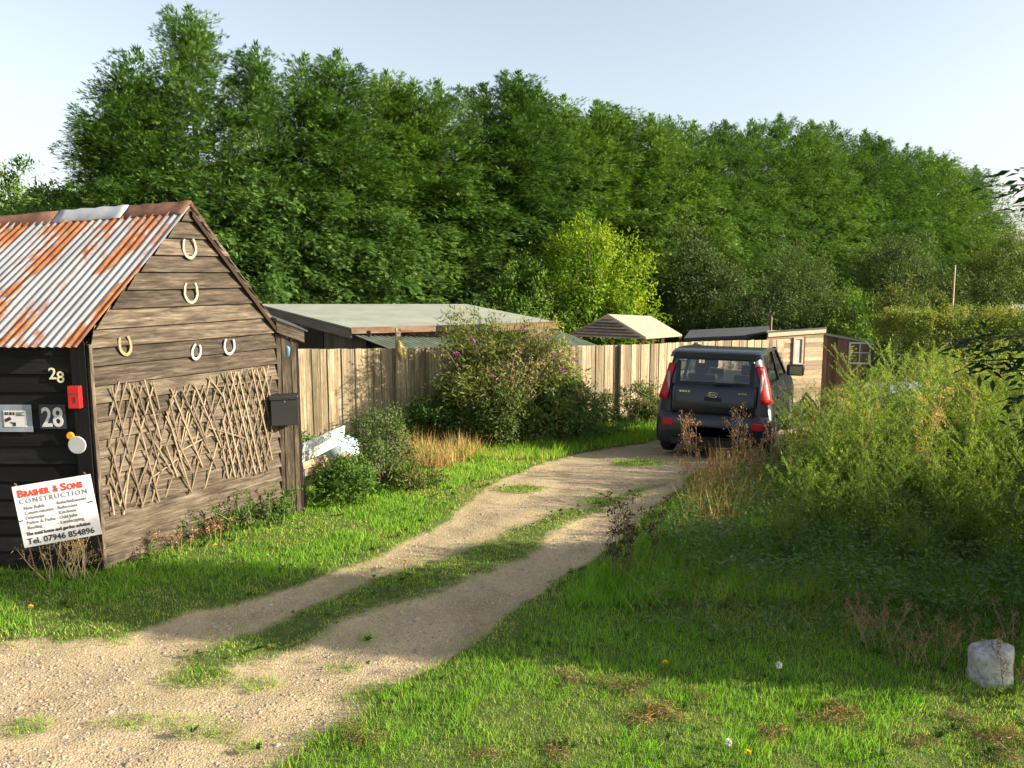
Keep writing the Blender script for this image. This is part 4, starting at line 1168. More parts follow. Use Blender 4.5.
# ------------------------------------------------------------------ car
def car():
    ang = -math.radians(23.5)
    c = at(710.5, 446, 12.45); c.z = float(terrain(13.2)) - .02
    t = thing('parked_car', 'dark blue black boxy hatchback car parked at the end of the track', 'car', c, ang, None, (1, 1, 1.055))

    def hw(z): return .885 - max(0, z - .78) * .24 if z < 1.08 else .813 - (z - 1.08) * .30
    arc = lambda cy, R, n=9: [(cy + R * math.cos(a), .30 + max(0, R * math.sin(a)) * 1.02) for a in np.linspace(0, PI, n)]
    low = [(.06, .25), (.0, .36), (.0, .62), (.03, .68), (.07, .71), (.085, .85), (.10, 1.02), (.13, 1.08), (1.4, 1.075), (2.9, 1.07), (3.25, 1.04), (3.65, .97), (3.93, .86), (4.06, .70), (4.10, .48), (4.05, .25)]
    low += [(y, max(.25, z)) for y, z in arc(3.22, .38)] + [(y, max(.25, z)) for y, z in arc(.66, .38)]

    def loft(poly, stations, name, m, wfun, parent, smooth=35):
        g = Geo(); vs = []; n = len(poly); ymin = min(p[0] for p in poly); ymax = max(p[0] for p in poly)
        for fr, pull in stations:
            for y, z in poly:
                w = wfun(z) * fr
                k = 1 if y < ymin + .3 else (1 if y > ymax - .45 else 0)
                yy = y + (pull if y < ymin + .3 else (-pull * 1.5 if y > ymax - .45 else 0)) * k
                vs.append((w, yy, z))
        fs = []
        for k in range(len(stations) - 1):
            for i in range(n): fs.append((k * n + i, k * n + (i + 1) % n, (k + 1) * n + (i + 1) % n, (k + 1) * n + i))
        fs.append(tuple(range(n))); fs.append(tuple((len(stations) - 1) * n + i for i in range(n))[::-1])
        g.add(vs, fs); return g.build(name, m, parent, smooth)
    st_ = [(-1, .13), (-.985, .085), (-.94, .035), (-.8, .01), (0, 0), (.8, .01), (.94, .035), (.985, .085), (1, .13)]
    loft(low, st_, 'body', 'car_paint', hw, t)
    # bumper lip and lower valance
    g = Geo(); g.slab((-.62, -.012, .24), (1, 0, 0), (0, 0, 1), (0, 1, 0), 1.24, .10, .1); g.build('valance', 'car_trim', t, bevel=.01)
    # roof
    roof = [(.17, 1.53), (.17, 1.60), (.26, 1.635), (.6, 1.64), (1.2, 1.615), (2.0, 1.555), (2.32, 1.515), (2.30, 1.50), (2.0, 1.53), (.5, 1.58)]
    def hwr(z): return .665 + (1.62 - z) * .5 if z > 1.56 else .70 + (1.56 - z) * .25
    loft(roof, [(-1, .03), (-.96, .01), (-.85, 0), (0, 0), (.85, 0), (.96, .01), (1, .03)], 'roof', 'car_paint', hwr, t)

    yr = lambda z: .10 + (z - 1.02) * .5 if z < 1.08 else .13 + (z - 1.08) * .19
    # tailgate frame above the belt: two wide rear pillars
    for s in (-1, 1):
        g = Geo(); zs = [1.06, 1.2, 1.35, 1.47, 1.59]
        vs = []
        for z in zs:
            xo = hw(z); xi = .60 - (z - 1.06) * .06
            for (x, y) in ((xi, yr(z)), (xo - .10, yr(z) + .012), (xo - .03, yr(z) + .05), (xo, yr(z) + .13), (xo - .005, yr(z) + .46 - (z - 1.06) * .25), (xo - .06, yr(z) + .44 - (z - 1.06) * .25), (xi, yr(z) + .06)):
                vs.append((s * x, y, z))
        n = 7; fs = [(k * n + i, k * n + (i + 1) % n, (k + 1) * n + (i + 1) % n, (k + 1) * n + i) for k in range(len(zs) - 1) for i in range(n)] + [tuple(range(n)), tuple(len(vs) - n + i for i in range(n))[::-1]]
        if s < 0: fs = [f[::-1] for f in fs]
        g.add(vs, fs); g.build('rear_pillar', 'car_paint', t, 40)
        # tall tail lamp wrapping the pillar
        def lampgeo(zs_, fi, fo, off):
            g = Geo(); vs = []
            for z in zs_:
                xo = hw(z) + .004; a = np.clip((z - .92) / .5, 0, 1)
                x0 = fi(z); pts = [(x0, yr(max(z, 1.0)) - off - (.02 if z < 1.04 else 0)), (xo - .09, yr(max(z, 1.0)) + .002 - off), (xo - .02, yr(max(z, 1.)) + .042 - off), (xo + off, yr(max(z, 1.)) + fo(z))]
                for x, y in pts: vs.append((s * x, y, z))
            fs = [(k * 4 + i, k * 4 + i + 1, k * 4 + 5 + i, k * 4 + 4 + i) for k in range(len(zs_) - 1) for i in range(3)]
            if s < 0: fs = [f[::-1] for f in fs]
            g.add(vs, fs); return g
        fi = lambda z: .682 + .03 * ((z - 1.15) / .25) ** 2 if z < 1.3 else .69 - (z - 1.3) * .05 + .015
        lamp = lampgeo([.90, .98, 1.1, 1.2, 1.3, 1.38, 1.43], fi, lambda z: .115 - .06 * max(0, (z - 1.2) / .23), .010).build('tail_lamp', 'lamp_red', t, 60)
        so = lamp.modifiers.new('s', 'SOLIDIFY'); so.thickness = .02; so.offset = 0
        def clear():
            g = Geo(); vs = []
            for z, xa, xb in ((1.04, .692, .70), (1.10, .69, .718), (1.2, .688, .732), (1.27, .69, .728), (1.32, .695, .71)):
                vs += [(s * xa, yr(z) - .026, z), (s * xb, yr(z) - .020, z)]
            fs = [(k * 2, k * 2 + 1, k * 2 + 3, k * 2 + 2) for k in range(4)]
            g.add(vs, fs); o = g.build('clear_lens', 'lamp_clear', lamp, 60); q = o.modifiers.new('s', 'SOLIDIFY'); q.thickness = .012; q.offset = 0
        clear()
        # other pillars and sills
        def pillar(ya, yb, ya2, yb2, name):
            g = Geo(); z0, z1 = 1.06, 1.545
            vs = []
            for z, y0, y1 in ((z0, ya, yb), (z1, ya2, yb2)):
                for x, y in ((hw(z), y0), (hw(z), y1), (hw(z) - .05, y1), (hw(z) - .05, y0)): vs.append((s * x, y, z))
            g.add(vs, [(0, 1, 2, 3), (4, 7, 6, 5), (0, 4, 5, 1), (1, 5, 6, 2), (2, 6, 7, 3), (3, 7, 4, 0)]); g.build(name, 'car_paint', t)
        pillar(1.72, 1.80, 1.66, 1.74, 'door_pillar'); pillar(2.86, 2.95, 2.24, 2.32, 'front_pillar')
        # side glass
        for ya, yb, ya2, yb2 in ((.56, 1.73, .52, 1.67), (1.79, 2.87, 1.73, 2.25)):
            g = Geo(); z0, z1 = 1.07, 1.54; w0, w1 = hw(z0) - .018, hw(z1) - .018
            g.add([(s * w0, ya, z0), (s * w0, yb, z0), (s * w1, yb2, z1), (s * w1, ya2, z1)], [(0, 1, 2, 3)]); g.build('side_window', 'car_glass', t)
        # door shut lines and handles
        g = Geo()
        for y in (.98, 1.80, 2.9): g.slab((s * .874, y, .40), (0, 0, 1), (0, 1, 0), (s, 0, 0), .38, .008, .013)
        g.slab((s * .874, .98, .36), (0, 1, 0), (0, 0, 1), (s, 0, 0), 1.93, .05, .022); g.build('door_seam', 'car_trim', t)
        for y in (1.05, 1.9):
            g = Geo(); g.slab((s * .862, y, .86), (0, 1, 0), (0, 0, 1), (s, 0, 0), .2, .035, .03); g.build('door_handle', 'car_paint', t, bevel=.008)
        # mirror
        mr = Geo(); mr.slab((s * .84, 2.62, 1.04), (s, 0, 0), (0, 0, 1), (0, 1, 0), .30, .19, .14)
        mo = mr.build('door_mirror', 'car_paint', t, bevel=.035)
        g = Geo(); g.slab((s * .90, 2.612, 1.065), (s, 0, 0), (0, 0, 1), (0, 1, 0), .21, .14, .012); g.build('mirror_glass', 'chrome', mo)
        # bumper reflector lamp
        g = Geo(); g.slab((s * .60, -.004, .52), (s, 0, 0), (0, 0, 1), (0, 1, 0), .17, .10, .06); o = g.build('bumper_lamp', 'lamp_red', t, bevel=.012)
        o.rotation_euler = (0, 0, s * .0)
        g = Geo(); g.slab((s * .74, .008, .52), (s, .55, 0), (0, 0, 1), (0, 1, 0), .10, .10, .05); g.build('bumper_lamp', 'lamp_red', t, bevel=.01)
        # headlamp
        g = Geo(); g.slab((s * .52, 3.86, .74), (s, -.45, 0), (0, 0, 1), (0, 1, 0), .30, .14, .12); g.build('headlamp', 'lamp_clear', t, bevel=.02)
        # wheels
        for y in (.66, 3.22):
            g = Geo(); x = s * .69
            g.lathe([(.20, -.005), (.29, 0), (.325, .03), (.33, .09), (.33, .12), (.325, .17), (.29, .20), (.21, .205)], (x, y, .33), (s, 0, 0), 28); w = g.build('wheel', 'tyre', t, 40)
            g = Geo(); g.lathe([(.205, .196), (.205, .21), (.19, .215), (.18, .19)], (x, y, .33), (s, 0, 0), 28)
            for k in range(5):
                a = 2 * PI * k / 5; u = Vector((0, math.cos(a), math.sin(a))); v = Vector((0, -math.sin(a), math.cos(a)))
                g.slab(Vector((x + s * .195, y, .33)) - v * .028, u, v, (s, 0, 0), .2, .056, .02)
            g.build('rim', 'rim', w, 40)
    # tailgate top strip, window and belt
    g = Geo(); vs = []
    g.add([(-.60, yr(1.52) - .03, 1.525), (.60, yr(1.52) - .03, 1.525), (.60, yr(1.57) - .03, 1.615), (-.60, yr(1.57) - .03, 1.615), (-.60, yr(1.5) + .06, 1.525), (.60, yr(1.5) + .06, 1.525), (.60, yr(1.57) + .1, 1.62), (-.60, yr(1.57) + .1, 1.62)],
          [(0, 1, 2, 3), (7, 6, 5, 4), (0, 4, 5, 1), (3, 2, 6, 7), (0, 3, 7, 4), (1, 5, 6, 2)]); g.build('spoiler', 'car_paint', t)
    # tailgate panel with its handle recess
    g = Geo(); zz = [.70, .85, 1.0, 1.07, 1.135]
    vs = []
    for z in zz:
        y = (.062 if z < .75 else (.075 if z < .9 else (.085 if z < 1.03 else yr(z) - .012)))
        for x in (-.66, -.60, -.3, 0, .3, .60, .66): vs.append((x, y + .25 * max(0, abs(x) - .58), z))
    g.add(vs, [(k * 7 + i, k * 7 + i + 1, k * 7 + 8 + i, k * 7 + 7 + i) for k in range(4) for i in range(6)])
    tg = g.build('tailgate', 'car_paint', t, 40); so = tg.modifiers.new('s', 'SOLIDIFY'); so.thickness = .02; so.offset = 0
    g = Geo(); g.slab((-.63, .045, .695), (1, 0, 0), (0, 0, 1), (0, 1, 0), 1.26, .012, .02); g.build('tailgate_seam', 'car_trim', tg)
    g = Geo(); g.slab((-.13, .062, .90), (1, 0, 0), (0, 0, 1), (0, 1, 0), .26, .06, .02); g.build('handle', 'car_trim', tg)
    # badges: oval emblem, model letters at each side
    g = Geo(); pts = [(.075 * math.cos(a), .058, 1.0 + .038 * math.sin(a)) for a in np.linspace(0, 2 * PI, 25)]; g.tube(pts, .006, 6)
    g.build('emblem', 'chrome', tg, 60)
    text('KIA', .052, 'chrome', tg, (0, .060, .983), (1, 0, 0), (0, 0, 1), 'emblem_letters', .001, align='CENTER', width=.10)
    g = Geo()
    for i in range(4): g.slab((-.52 + i * .045, .066, 1.02), (1, 0, 0), (0, 0, 1), (0, -1, 0), .034, .028, .006)
    for i in range(3): g.slab((.38 + i * .045, .066, 1.025), (1, 0, 0), (0, 0, 1), (0, -1, 0), .034, .02, .006)
    g.build('badge', 'chrome', tg)
    g = Geo(); z0, z1 = 1.14, 1.52
    g.add([(-.59, yr(z0) - .004, z0), (.59, yr(z0) - .004, z0), (.575, yr(z1) - .004, z1), (-.575, yr(z1) - .004, z1)], [(0, 1, 2, 3)]); g.build('rear_window', 'car_glass', t)
    # dark ceramic border of the rear glass
    g = Geo()
    for (x0, z0_, w, h_) in ((-.59, 1.13, 1.18, .045), (-.59, 1.495, 1.18, .035)):
        g.slab((x0, yr(z0_) - .012, z0_), (1, 0, 0), (0, .19, 1), (0, 1, 0), w, h_, .01)
    for x in (-.595, .53): g.slab((x, yr(1.17) - .012, 1.17), (1, 0, 0), (0, .19, 1), (0, 1, 0), .065, .31, .01)
    g.build('window_border', 'car_trim', t)
    g = Geo(); g.tube([(.02, yr(1.15) - .03, 1.15), (.30, yr(1.165) - .025, 1.165), (.46, yr(1.17) - .02, 1.175)], [.014, .010, .006], 6); g.build('wiper', 'car_trim', t)
    g = Geo(); z0, z1 = 1.07, 1.51
    g.add([(-.74, 2.93, z0), (.74, 2.93, z0), (.62, 2.31, z1), (-.62, 2.31, z1)], [(0, 1, 2, 3)]); g.build('windscreen', 'car_glass', t)
    g = Geo(); g.slab((-.33, -.02, .385), (1, 0, 0), (0, 0, 1), (0, 1, 0), .66, .14, .03); g.build('number_plate', 'plate_black', t)
    g = Geo(); g.tube([(0, .42, 1.60), (0, .38, 1.66), (0, .28, 1.86)], [.012, .006, .003], 5); g.build('aerial', 'car_trim', t)
    for y in (1.15, 2.0):
        for x in (-.38, .38):
            g = Geo(); g.slab((x - .24, y, 1.08), (1, 0, 0), (0, .1, 1), (0, 1, 0), .48, .09, .12); g.slab((x - .12, y, 1.18), (1, 0, 0), (0, .1, 1), (0, 1, 0), .24, .16, .09); g.build('seat', 'seat_fabric', t, bevel=.03)
    g = Geo(); g.lathe([(.18, 0), (.185, .015), (.18, .03)], (.38, 2.55, 1.06), (0, -.9, .5), 16); g.build('steering_wheel', 'car_trim', t)


car()

# ------------------------------------------------------------------ white stone
g = Geo(); vs = []; NA = 44
prof = [(.150, -.05), (.153, .0), (.156, .05), (.155, .1), (.15, .15), (.148, .2), (.15, .25), (.152, .29), (.147, .315), (.132, .332), (.10, .342), (.06, .347), (.012, .35)]
for k, (rr, z) in enumerate(prof):
    for i in range(NA):
        an = 2 * PI * i / NA
        q = rr * (1 + .045 * math.sin(2 * an + 1) + .02 * math.sin(5 * an + z * 6) + .010 * math.sin(11 * an - z * 31) + .010 * math.sin(17 * an + z * 55))
        if 1.1 < an < 1.9 and z > .22: q *= .9
        vs.append((q * math.cos(an), q * math.sin(an), z + .014 * math.cos(an + .4) * (z > .2) + .008 * math.sin(7 * an + k) + .006 * math.sin(13 * an + 2 * k)))
g.add(vs, [(j * NA + i, j * NA + (i + 1) % NA, j * NA + NA + (i + 1) % NA, j * NA + NA + i) for j in range(len(prof) - 1) for i in range(NA)] + [tuple((len(prof) - 1) * NA + i for i in range(NA))])
o = g.build('marker_stone', 'stone', smooth=60); b = gnd(990, 679); o.location = (b.x, b.y, -.05); o.scale = (.9, .9, .86); o.rotation_euler = (.04, -.05, 0)
tag(o, 'stubby white stone marker sunk in the grass under the weeds', 'stone')

# ------------------------------------------------------------------ conifers
CON = [conifer_meshes(100 + k, 10, (2.3, 2.15, 2.5, 2.1)[k], 620) for k in range(4)]
CONF = [conifer_meshes(110 + k, 10, (3.5, 3.2, 3.8)[k], 800) for k in range(3)]
CONW = conifer_meshes(131, 10, 2.35, 600, wild=80)
rowA, rowB = Vector((-9.5, 22.5, 0)), Vector((32, 56, 0))
TOPS = [(122, 62), (165, 44), (208, 2), (262, 40), (305, 50), (345, 46), (395, 68), (425, 76), (448, 78), (480, 80), (510, 68), (540, 84), (566, 92), (592, 98), (618, 103), (642, 111), (668, 114), (692, 119), (716, 118), (745, 117), (772, 112), (800, 118), (826, 119), (850, 128), (874, 134), (898, 142), (920, 146), (942, 154), (964, 164)]
names = ['leftmost conifer of the row, with long ragged side branches', 'second conifer of the row from its ragged left end', 'tallest conifer of the row with a pointed top']
ords = ['fourth', 'fifth', 'sixth', 'seventh', 'eighth', 'ninth', 'tenth', 'eleventh', 'twelfth', 'thirteenth', 'fourteenth', 'fifteenth', 'sixteenth', 'seventeenth', 'eighteenth', 'nineteenth', 'twentieth', 'twenty-first', 'twenty-second', 'twenty-third', 'twenty-fourth', 'twenty-fifth', 'twenty-sixth', 'twenty-seventh', 'twenty-eighth', 'twenty-ninth', 'thirtieth']
for i, (px, py) in enumerate(TOPS):
    k = (px - 512) / F; q = rowA; e = rowB - rowA
    d0 = ray(px, 300); s = d0.x / d0.y
    tt = (s * rowA.y - rowA.x) / (e.x - s * e.y); P = rowA + e * tt
    P = P + Vector((random.uniform(-.3, .3), random.uniform(-.5, .5), 0)); P.z = -1.1
    H = at(px, py, P.y).z + 1.1
    sc = H / 10.55
    wx = (max(.95, min(1.3, .5 + .024 * P.y)) if P.y < 34 else .60 + .011 * P.y) * random.uniform(.94, 1.08) * (.8 if i == 0 else 1)
    lab = names[i] if i < 3 else ('%s conifer from the left end of the tall row' % ords[i - 3] if i < len(TOPS) - 1 else 'last conifer at the right end of the row, lowest of all')
    put('conifer', lab, 'tree', CONW if i in (0, 1) else CON[i % 4] if P.y < 34 else CONF[i % 3], P, random.uniform(0, 6.28), (wx, wx, sc), 'row of tall conifers')

# ------------------------------------------------------------------ broadleaf trees and shrubs behind
def shrub(name, label, cat, px, pytop, Y, wpx, mname, seed, zb=None, depth=None, **kw):
    P = at(px, 300, Y); zb = float(terrain(Y)) if zb is None else zb
    h = at(px, pytop, Y).z - zb; w = wpx * Y / F / 2
    ms = bush_meshes(seed, (w, depth or w, h / 2), mname, zc=h / 2, **kw)
    return put(name, label, cat, ms, (P.x, P.y, zb))


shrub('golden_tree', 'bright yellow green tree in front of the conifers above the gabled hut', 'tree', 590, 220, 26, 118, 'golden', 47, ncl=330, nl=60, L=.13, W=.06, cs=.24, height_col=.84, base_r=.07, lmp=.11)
shrub('dark_tree', 'dark olive bushy tree just right of the yellow green tree', 'tree', 698, 232, 29, 84, 'dark_leaf', 22, ncl=380, nl=60, L=.12, W=.05, cs=.24)
shrub('willow_bush', 'grey green willow bush behind the flat black roof', 'shrub', 797, 250, 31, 74, 'grey_leaf', 23, ncl=330, nl=60, L=.13, W=.035, cs=.26)
shrub('shrub', 'green shrub rising behind the pale boarded shed', 'shrub', 748, 290, 27, 56, 'dark_leaf', 24, ncl=200, nl=60, L=.1, W=.04, cs=.2)
shrub('shrub', 'dull green sallow shrub with bare lower stems behind the brown cabin', 'shrub', 893, 243, 36, 76, 'grey_leaf', 25, ncl=360, nl=55, L=.13, W=.05, cs=.28, sparse_low=.6, base_r=.04, nbr=30)
shrub('shrub', 'bright green low shrub at the foot of the conifers behind the cabin roof', 'shrub', 842, 290, 30, 72, 'shrub', 26, ncl=180, nl=60, L=.1, W=.045, cs=.2)
shrub('bramble_thicket', 'brown and green bramble thicket between the cabin and clipped hedge', 'thicket', 905, 282, 30, 80, 'bramble', 27, ncl=200, nl=55, L=.1, W=.05, cs=.22, nbr=40, base_r=.025)
shrub('pale_bush', 'pale grey green bush beyond the last conifer against the sky', 'shrub', 1008, 238, 44, 80, 'grey_leaf', 28, ncl=380, nl=55, L=.16, W=.06, cs=.35)
shrub('dark_bush', 'dark bush under the last conifer behind the hedge pole', 'shrub', 965, 262, 33, 90, 'dark_leaf', 29, ncl=260, nl=55, L=.12, W=.05, cs=.24)
shrub('ash_sapling', 'pale green young tree showing over the left of the rusty roof', 'tree', 75, 182, 27, 115, 'pale_leaf', 30, ncl=520, nl=75, L=.17, W=.08, cs=.26, zb=0)
shrub('ash_sapling', 'grey green tree at the far left edge above the roof ridge', 'tree', 5, 172, 30, 120, 'shrub', 31, ncl=520, nl=75, L=.17, W=.08, cs=.26, zb=0)
shrub('laurel_bush', 'rounded dark green bush between the conifers and workshop roof', 'shrub', 520, 262, 25, 95, 'shrub', 32, ncl=230, nl=55, L=.11, W=.05, cs=.22)
# clipped hedge
hp = at(985, 330, 19); hz = float(terrain(19))
hh = at(985, 312, 18.3).z - hz
ms = bush_meshes(33, (2.35, 1.0, hh / 2), 'hedge_leaf', ncl=1000, nl=60, L=.062, W=.034, cs=.11, zc=hh / 2, box=True, nbr=20)
put('hedge', 'broad clipped hedge of yellowing green and brown leaves', 'hedge', ms, (hp.x + .1, hp.y, hz), .03)
shrub('dark_shrub', 'dark green shrub growing into the near corner of the clipped hedge', 'shrub', 892, 335, 18, 42, 'dark_leaf', 34, ncl=110, nl=55, L=.07, W=.03, cs=.13)

# buddleia in front of the old fence
bp = at(498, 450, 13.75); bz = float(terrain(13.75))
ms = bush_meshes(35, (1.2, .55, 1.12), 'buddleia', ncl=300, nl=60, L=.11, W=.024, cs=.16, zc=1.1, base_r=.025, nbr=34, up=.0, sparse_low=.15)
bt = put('buddleia', 'large straggly buddleia with a few purple flowers in front of the old fence', 'shrub', ms, (bp.x, bp.y, bz), 0, (1, 1, .94))
g = Geo(); r = random.Random(5)
Vs, vs = [], []
rr = np.random.default_rng(77)
for (px, py) in ((545, 330), (552, 346), (494, 372), (560, 362), (470, 330), (520, 318), (415 + 40, 345), (572, 352)):
    q = at(px, py, 13.35) - Vector((bp.x, bp.y, bz))
    g2 = Geo()
    n = 40; u = rr.uniform(0, 1, n); P = np.array(q) + np.stack([u * .10, rr.normal(0, .01, n), -u * .07], 1) + rr.normal(0, .012, (n, 3)) * (1.2 - u)[:, None]
    me = qmesh('flower', quads(P, rv(rr, n), rv(rr, n), .028, .02), rr.uniform(0, 1, n), 'purple'); link(bpy.data.objects.new('flower', me), bt)
# arching dry flower sprays over the top
for k in range(34):
    a = r.uniform(0, 2 * PI); x0 = r.uniform(-1.0, 1.0); z0 = 1.55 + .5 * math.sqrt(max(0, 1 - x0 * x0)) - .2
    p = Vector((x0, r.uniform(-.4, .3), z0)); e = p + Vector((x0 * .35 + r.uniform(-.15, .15), r.uniform(-.2, .1), r.uniform(.05, .32)))
    g.tube([Vector((x0 * .12, 0, -.1)), Vector((x0 * .5, p.y * .5, z0 * .55)), p, p.lerp(e, .6) + Vector((0, 0, .08)), e], [.012, .010, .007, .005, .003], 4)
    n = 16; u = rr.uniform(.3, 1.05, n)[:, None]; P = np.array(p) + (np.array(e) - np.array(p)) * u + rr.normal(0, .015, (n, 3))
    Vs.append(quads(P, rv(rr, n) - np.array([0, 0, .4]), rv(rr, n), .07, .018)); vs.append(rr.uniform(.4, 1, n))
g.build('branches', 'dry_stem', bt); link(bpy.data.objects.new('dry_sprays', qmesh('dry_sprays', Vs, vs, 'buddleia')), bt)
shrub('bush', 'blue green leafy bush at the right foot of the buddleia', 'shrub', 566, 378, 13.9, 62, 'nettle', 36, ncl=120, nl=55, L=.07, W=.03, cs=.11, depth=.4)
shrub('bush', 'dark green dense bush at the left foot of the buddleia', 'shrub', 432, 400, 13.6, 60, 'shrub', 37, ncl=90, nl=55, L=.07, W=.03, cs=.11, depth=.4)
shrub('bush', 'yellowing bush of reddish and green leaves under the middle of the buddleia', 'shrub', 497, 392, 13.2, 66, 'bramble', 38, ncl=130, nl=50, L=.06, W=.03, cs=.11, depth=.35)
shrub('small_shrub', 'wispy grey green shrub in front of the tall fence post', 'shrub', 378, 404, 10.6, 74, 'grey_leaf', 39, ncl=150, nl=34, L=.045, W=.02, cs=.09, base_r=.012, nbr=40)
shrub('small_shrub', 'bright green elder shrub by the rubbish heap near the shed corner', 'shrub', 340, 462, 9.7, 60, 'shrub', 40, ncl=90, nl=40, L=.055, W=.026, cs=.075, base_r=.01)
shrub('small_shrub', 'low olive shrub to the right of the wispy shrub', 'shrub', 412, 470, 10.4, 52, 'bramble', 41, ncl=60, nl=40, L=.045, W=.02, cs=.08, base_r=.008)
for k, (px, py, w, lb) in enumerate(((638, 378, 32, 'slim self-sown shrub against the pale fence, tallest of three'), (607, 392, 24, 'small self-sown shrub against the pale fence nearest the buddleia'), (655, 388, 26, 'bushy self-sown shrub against the fence nearest the car'))):
    shrub('seedling_shrub', lb, 'shrub', px, py, 17.2, w, 'buddleia', 50 + k, ncl=45, nl=40, L=.08, W=.025, cs=.1, base_r=.01)

# ------------------------------------------------------------------ elder out of frame that shades the foreground
ep = Vector((5.45, 5.3, 0))
ms = bush_meshes(60, (1.35, .6, 1.9), 'elder', ncl=900, nl=60, L=.11, W=.05, cs=.17, zc=1.95, lmp=.08, base_r=.05, nbr=26, sparse_low=.05)
el = put('elder_tree', 'dark leaved elder at the edge of the lawn reaching in from the right', 'tree', ms, ep)
g = Geo(); Vs, vs = [], []; r2 = np.random.default_rng(61)
for (px, py, Y, L) in ((996, 186, 4.9, 1), (1014, 206, 4.9, 1), (1020, 168, 5.0, 1), (950, 340, 5.6, 1), (985, 352, 5.5, 1), (1015, 338, 5.4, 1), (1004, 372, 5.5, 1), (1012, 430, 5.3, 1), (1022, 395, 5.4, 1), (965, 362, 5.6, 1)):
    e = at(px, py, Y) - ep; s0 = Vector((-.4, 0, min(3.1, max(1.3, e.z - .1))))
    mid = s0.lerp(e, .55) + Vector((0, 0, .12)); g.tube([Vector((0, 0, s0.z * .8)), s0, mid, e], [.018, .014, .009, .004], 5)
    for c in range(9):
        b = mid.lerp(e, r2.uniform(.35, 1.05)); ax = unit(np.array([-.6, -.2, -.1]) + r2.normal(0, .6, 3))
        n = 5; u = np.linspace(.1, 1, n); P = np.array(b) + ax * (u * .14)[:, None]; side = np.cross(ax, [0, 0, 1]); side = side / np.linalg.norm(side)
        D = np.stack([ax * .6 + side * (1 if k % 2 else -1) * (0 if k == n - 1 else .9) for k in range(n)]) + r2.normal(0, .12, (n, 3))
        Vs.append(quads(P, D, np.tile([0.1, -.3, 1.], (n, 1)) + r2.normal(0, .25, (n, 3)), r2.uniform(.07, .11, n), .036)); vs.append(r2.uniform(0, .8, n))
g.build('reaching_branches', 'bark', el, 60); link(bpy.data.objects.new('reaching_leaves', qmesh('reaching_leaves', Vs, vs, 'elder')), el)
ms = bush_meshes(62, (1.2, .75, 1.25), 'elder', ncl=620, nl=60, L=.09, W=.045, cs=.16, zc=1.2, base_r=.04)
put('unseen_bush', 'dense dark bush out of view on the right, added to shade the track', 'shrub', ms, (6.1, 6.45, 0))  # unseen from the camera; added to carry the elder's shade further over the track

# ------------------------------------------------------------------ weed thicket right of the track
THICK = gpoly([(655, 545), (705, 505), (745, 478), (785, 452)]) + [(5.2, 13.4), (6.6, 15.0), (9.8, 15.8), (9.5, 9.), (5.6, 6.6)] + gpoly([(940, 640), (800, 610), (690, 590)])
WEED = [weed_meshes(200 + k, (1.5, 1.35, 1.65, 1.2)[k], (6, 6, 6, 7)[k], .5, L=(.06, .085, .065, .095)[k], W=(.014, .024, .015, .03)[k], nlf=(9, 7, 9, 6)[k]) for k in range(4)]
r = random.Random(12); cnt = 0; pts = []
while cnt < 140:
    x, y = r.uniform(1.2, 9.2), r.uniform(7.2, 15)
    if not inpoly(np.array([x]), np.array([y]), THICK)[0]: continue
    if any((x - a) ** 2 + (y - b) ** 2 < .27 ** 2 for a, b in pts): continue
    if x < 3.2 and y < 8.7 and r.random() < .55: continue
    pts.append((x, y)); cnt += 1
    ppx = 512 + F * x / y
    if ppx < 785 and y > 7.8: pts.pop(); cnt -= 1; continue
    edge = .50 + .10 * max(0, y - 7.4) + .05 * max(0, x - 1.5)
    edge = min(edge, 1.02 if ppx > 940 else (.45 if ppx < 800 and y > 9.5 else .62 + .40 * max(0, ppx - 800) / 140))
    sc = edge * r.uniform(.85, 1.12)
    put('mugwort', 'tall feathery green mugwort plant in the weed thicket right of the track', 'weed', WEED[cnt % 4], (x, y, float(terrain(y)) - .02), r.uniform(0, 6.28), sc, 'mugwort plants of the weed thicket')
# dead dock stalks at the track side, in front of the car
DOCK = [stalk_meshes(300 + k, 1.05, 5, 'dead_leaf', 'dry_stem', .045, 7, 12, .22, .012) for k in range(3)]
for k, (px, py, s) in enumerate(((697, 478, .85), (714, 486, .45), (733, 482, .98), (746, 488, .6), (757, 492, .7), (724, 502, .45), (704, 512, .6), (770, 488, .8), (692, 502, .6), (738, 510, .65))):
    b = gnd(px, py); put('dead_dock', 'dry brown dock stalk standing at the track edge before the car', 'weed', DOCK[k % 3], b, k * 1.3, s, 'dead dock stalks by the car')
TALL = [stalk_meshes(330 + k, 1.55, 4, 'dry_grass', 'straw_stem', .06, 8, 12, .3, .012) for k in range(2)]
for k, (px, Y) in enumerate(((815, 11.5), (838, 12.2), (862, 11.2), (890, 12), (915, 11), (940, 12), (962, 10.6), (985, 11.4), (1010, 10.8), (870, 9.8), (800, 10.4), (930, 9.4))):
    b = at(px, 300, Y); put('dry_seed_stalk', 'tall straw coloured dead stalk with seed heads rising out of the weed thicket', 'weed', TALL[k % 2], (b.x, b.y, float(terrain(Y))), k * 1.9, min(1.0, .62 + .0022 * max(0, px - 800)), 'straw coloured seed stalks in the thicket')
# dark dead thistle clump
TH = stalk_meshes(310, .68, 8, 'thistle', 'twig', .034, 6, 11, .30, .016)
b = gnd(640, 578); put('dead_thistle', 'dark brown dead thistle clump standing alone at the bend of the track', 'weed', TH, b, 0, 1.12)
b = gnd(615, 580); put('dead_thistle', 'smaller dark dead thistle beside the track edge, left of the big clump', 'weed', TH, b, 2.1, .72)
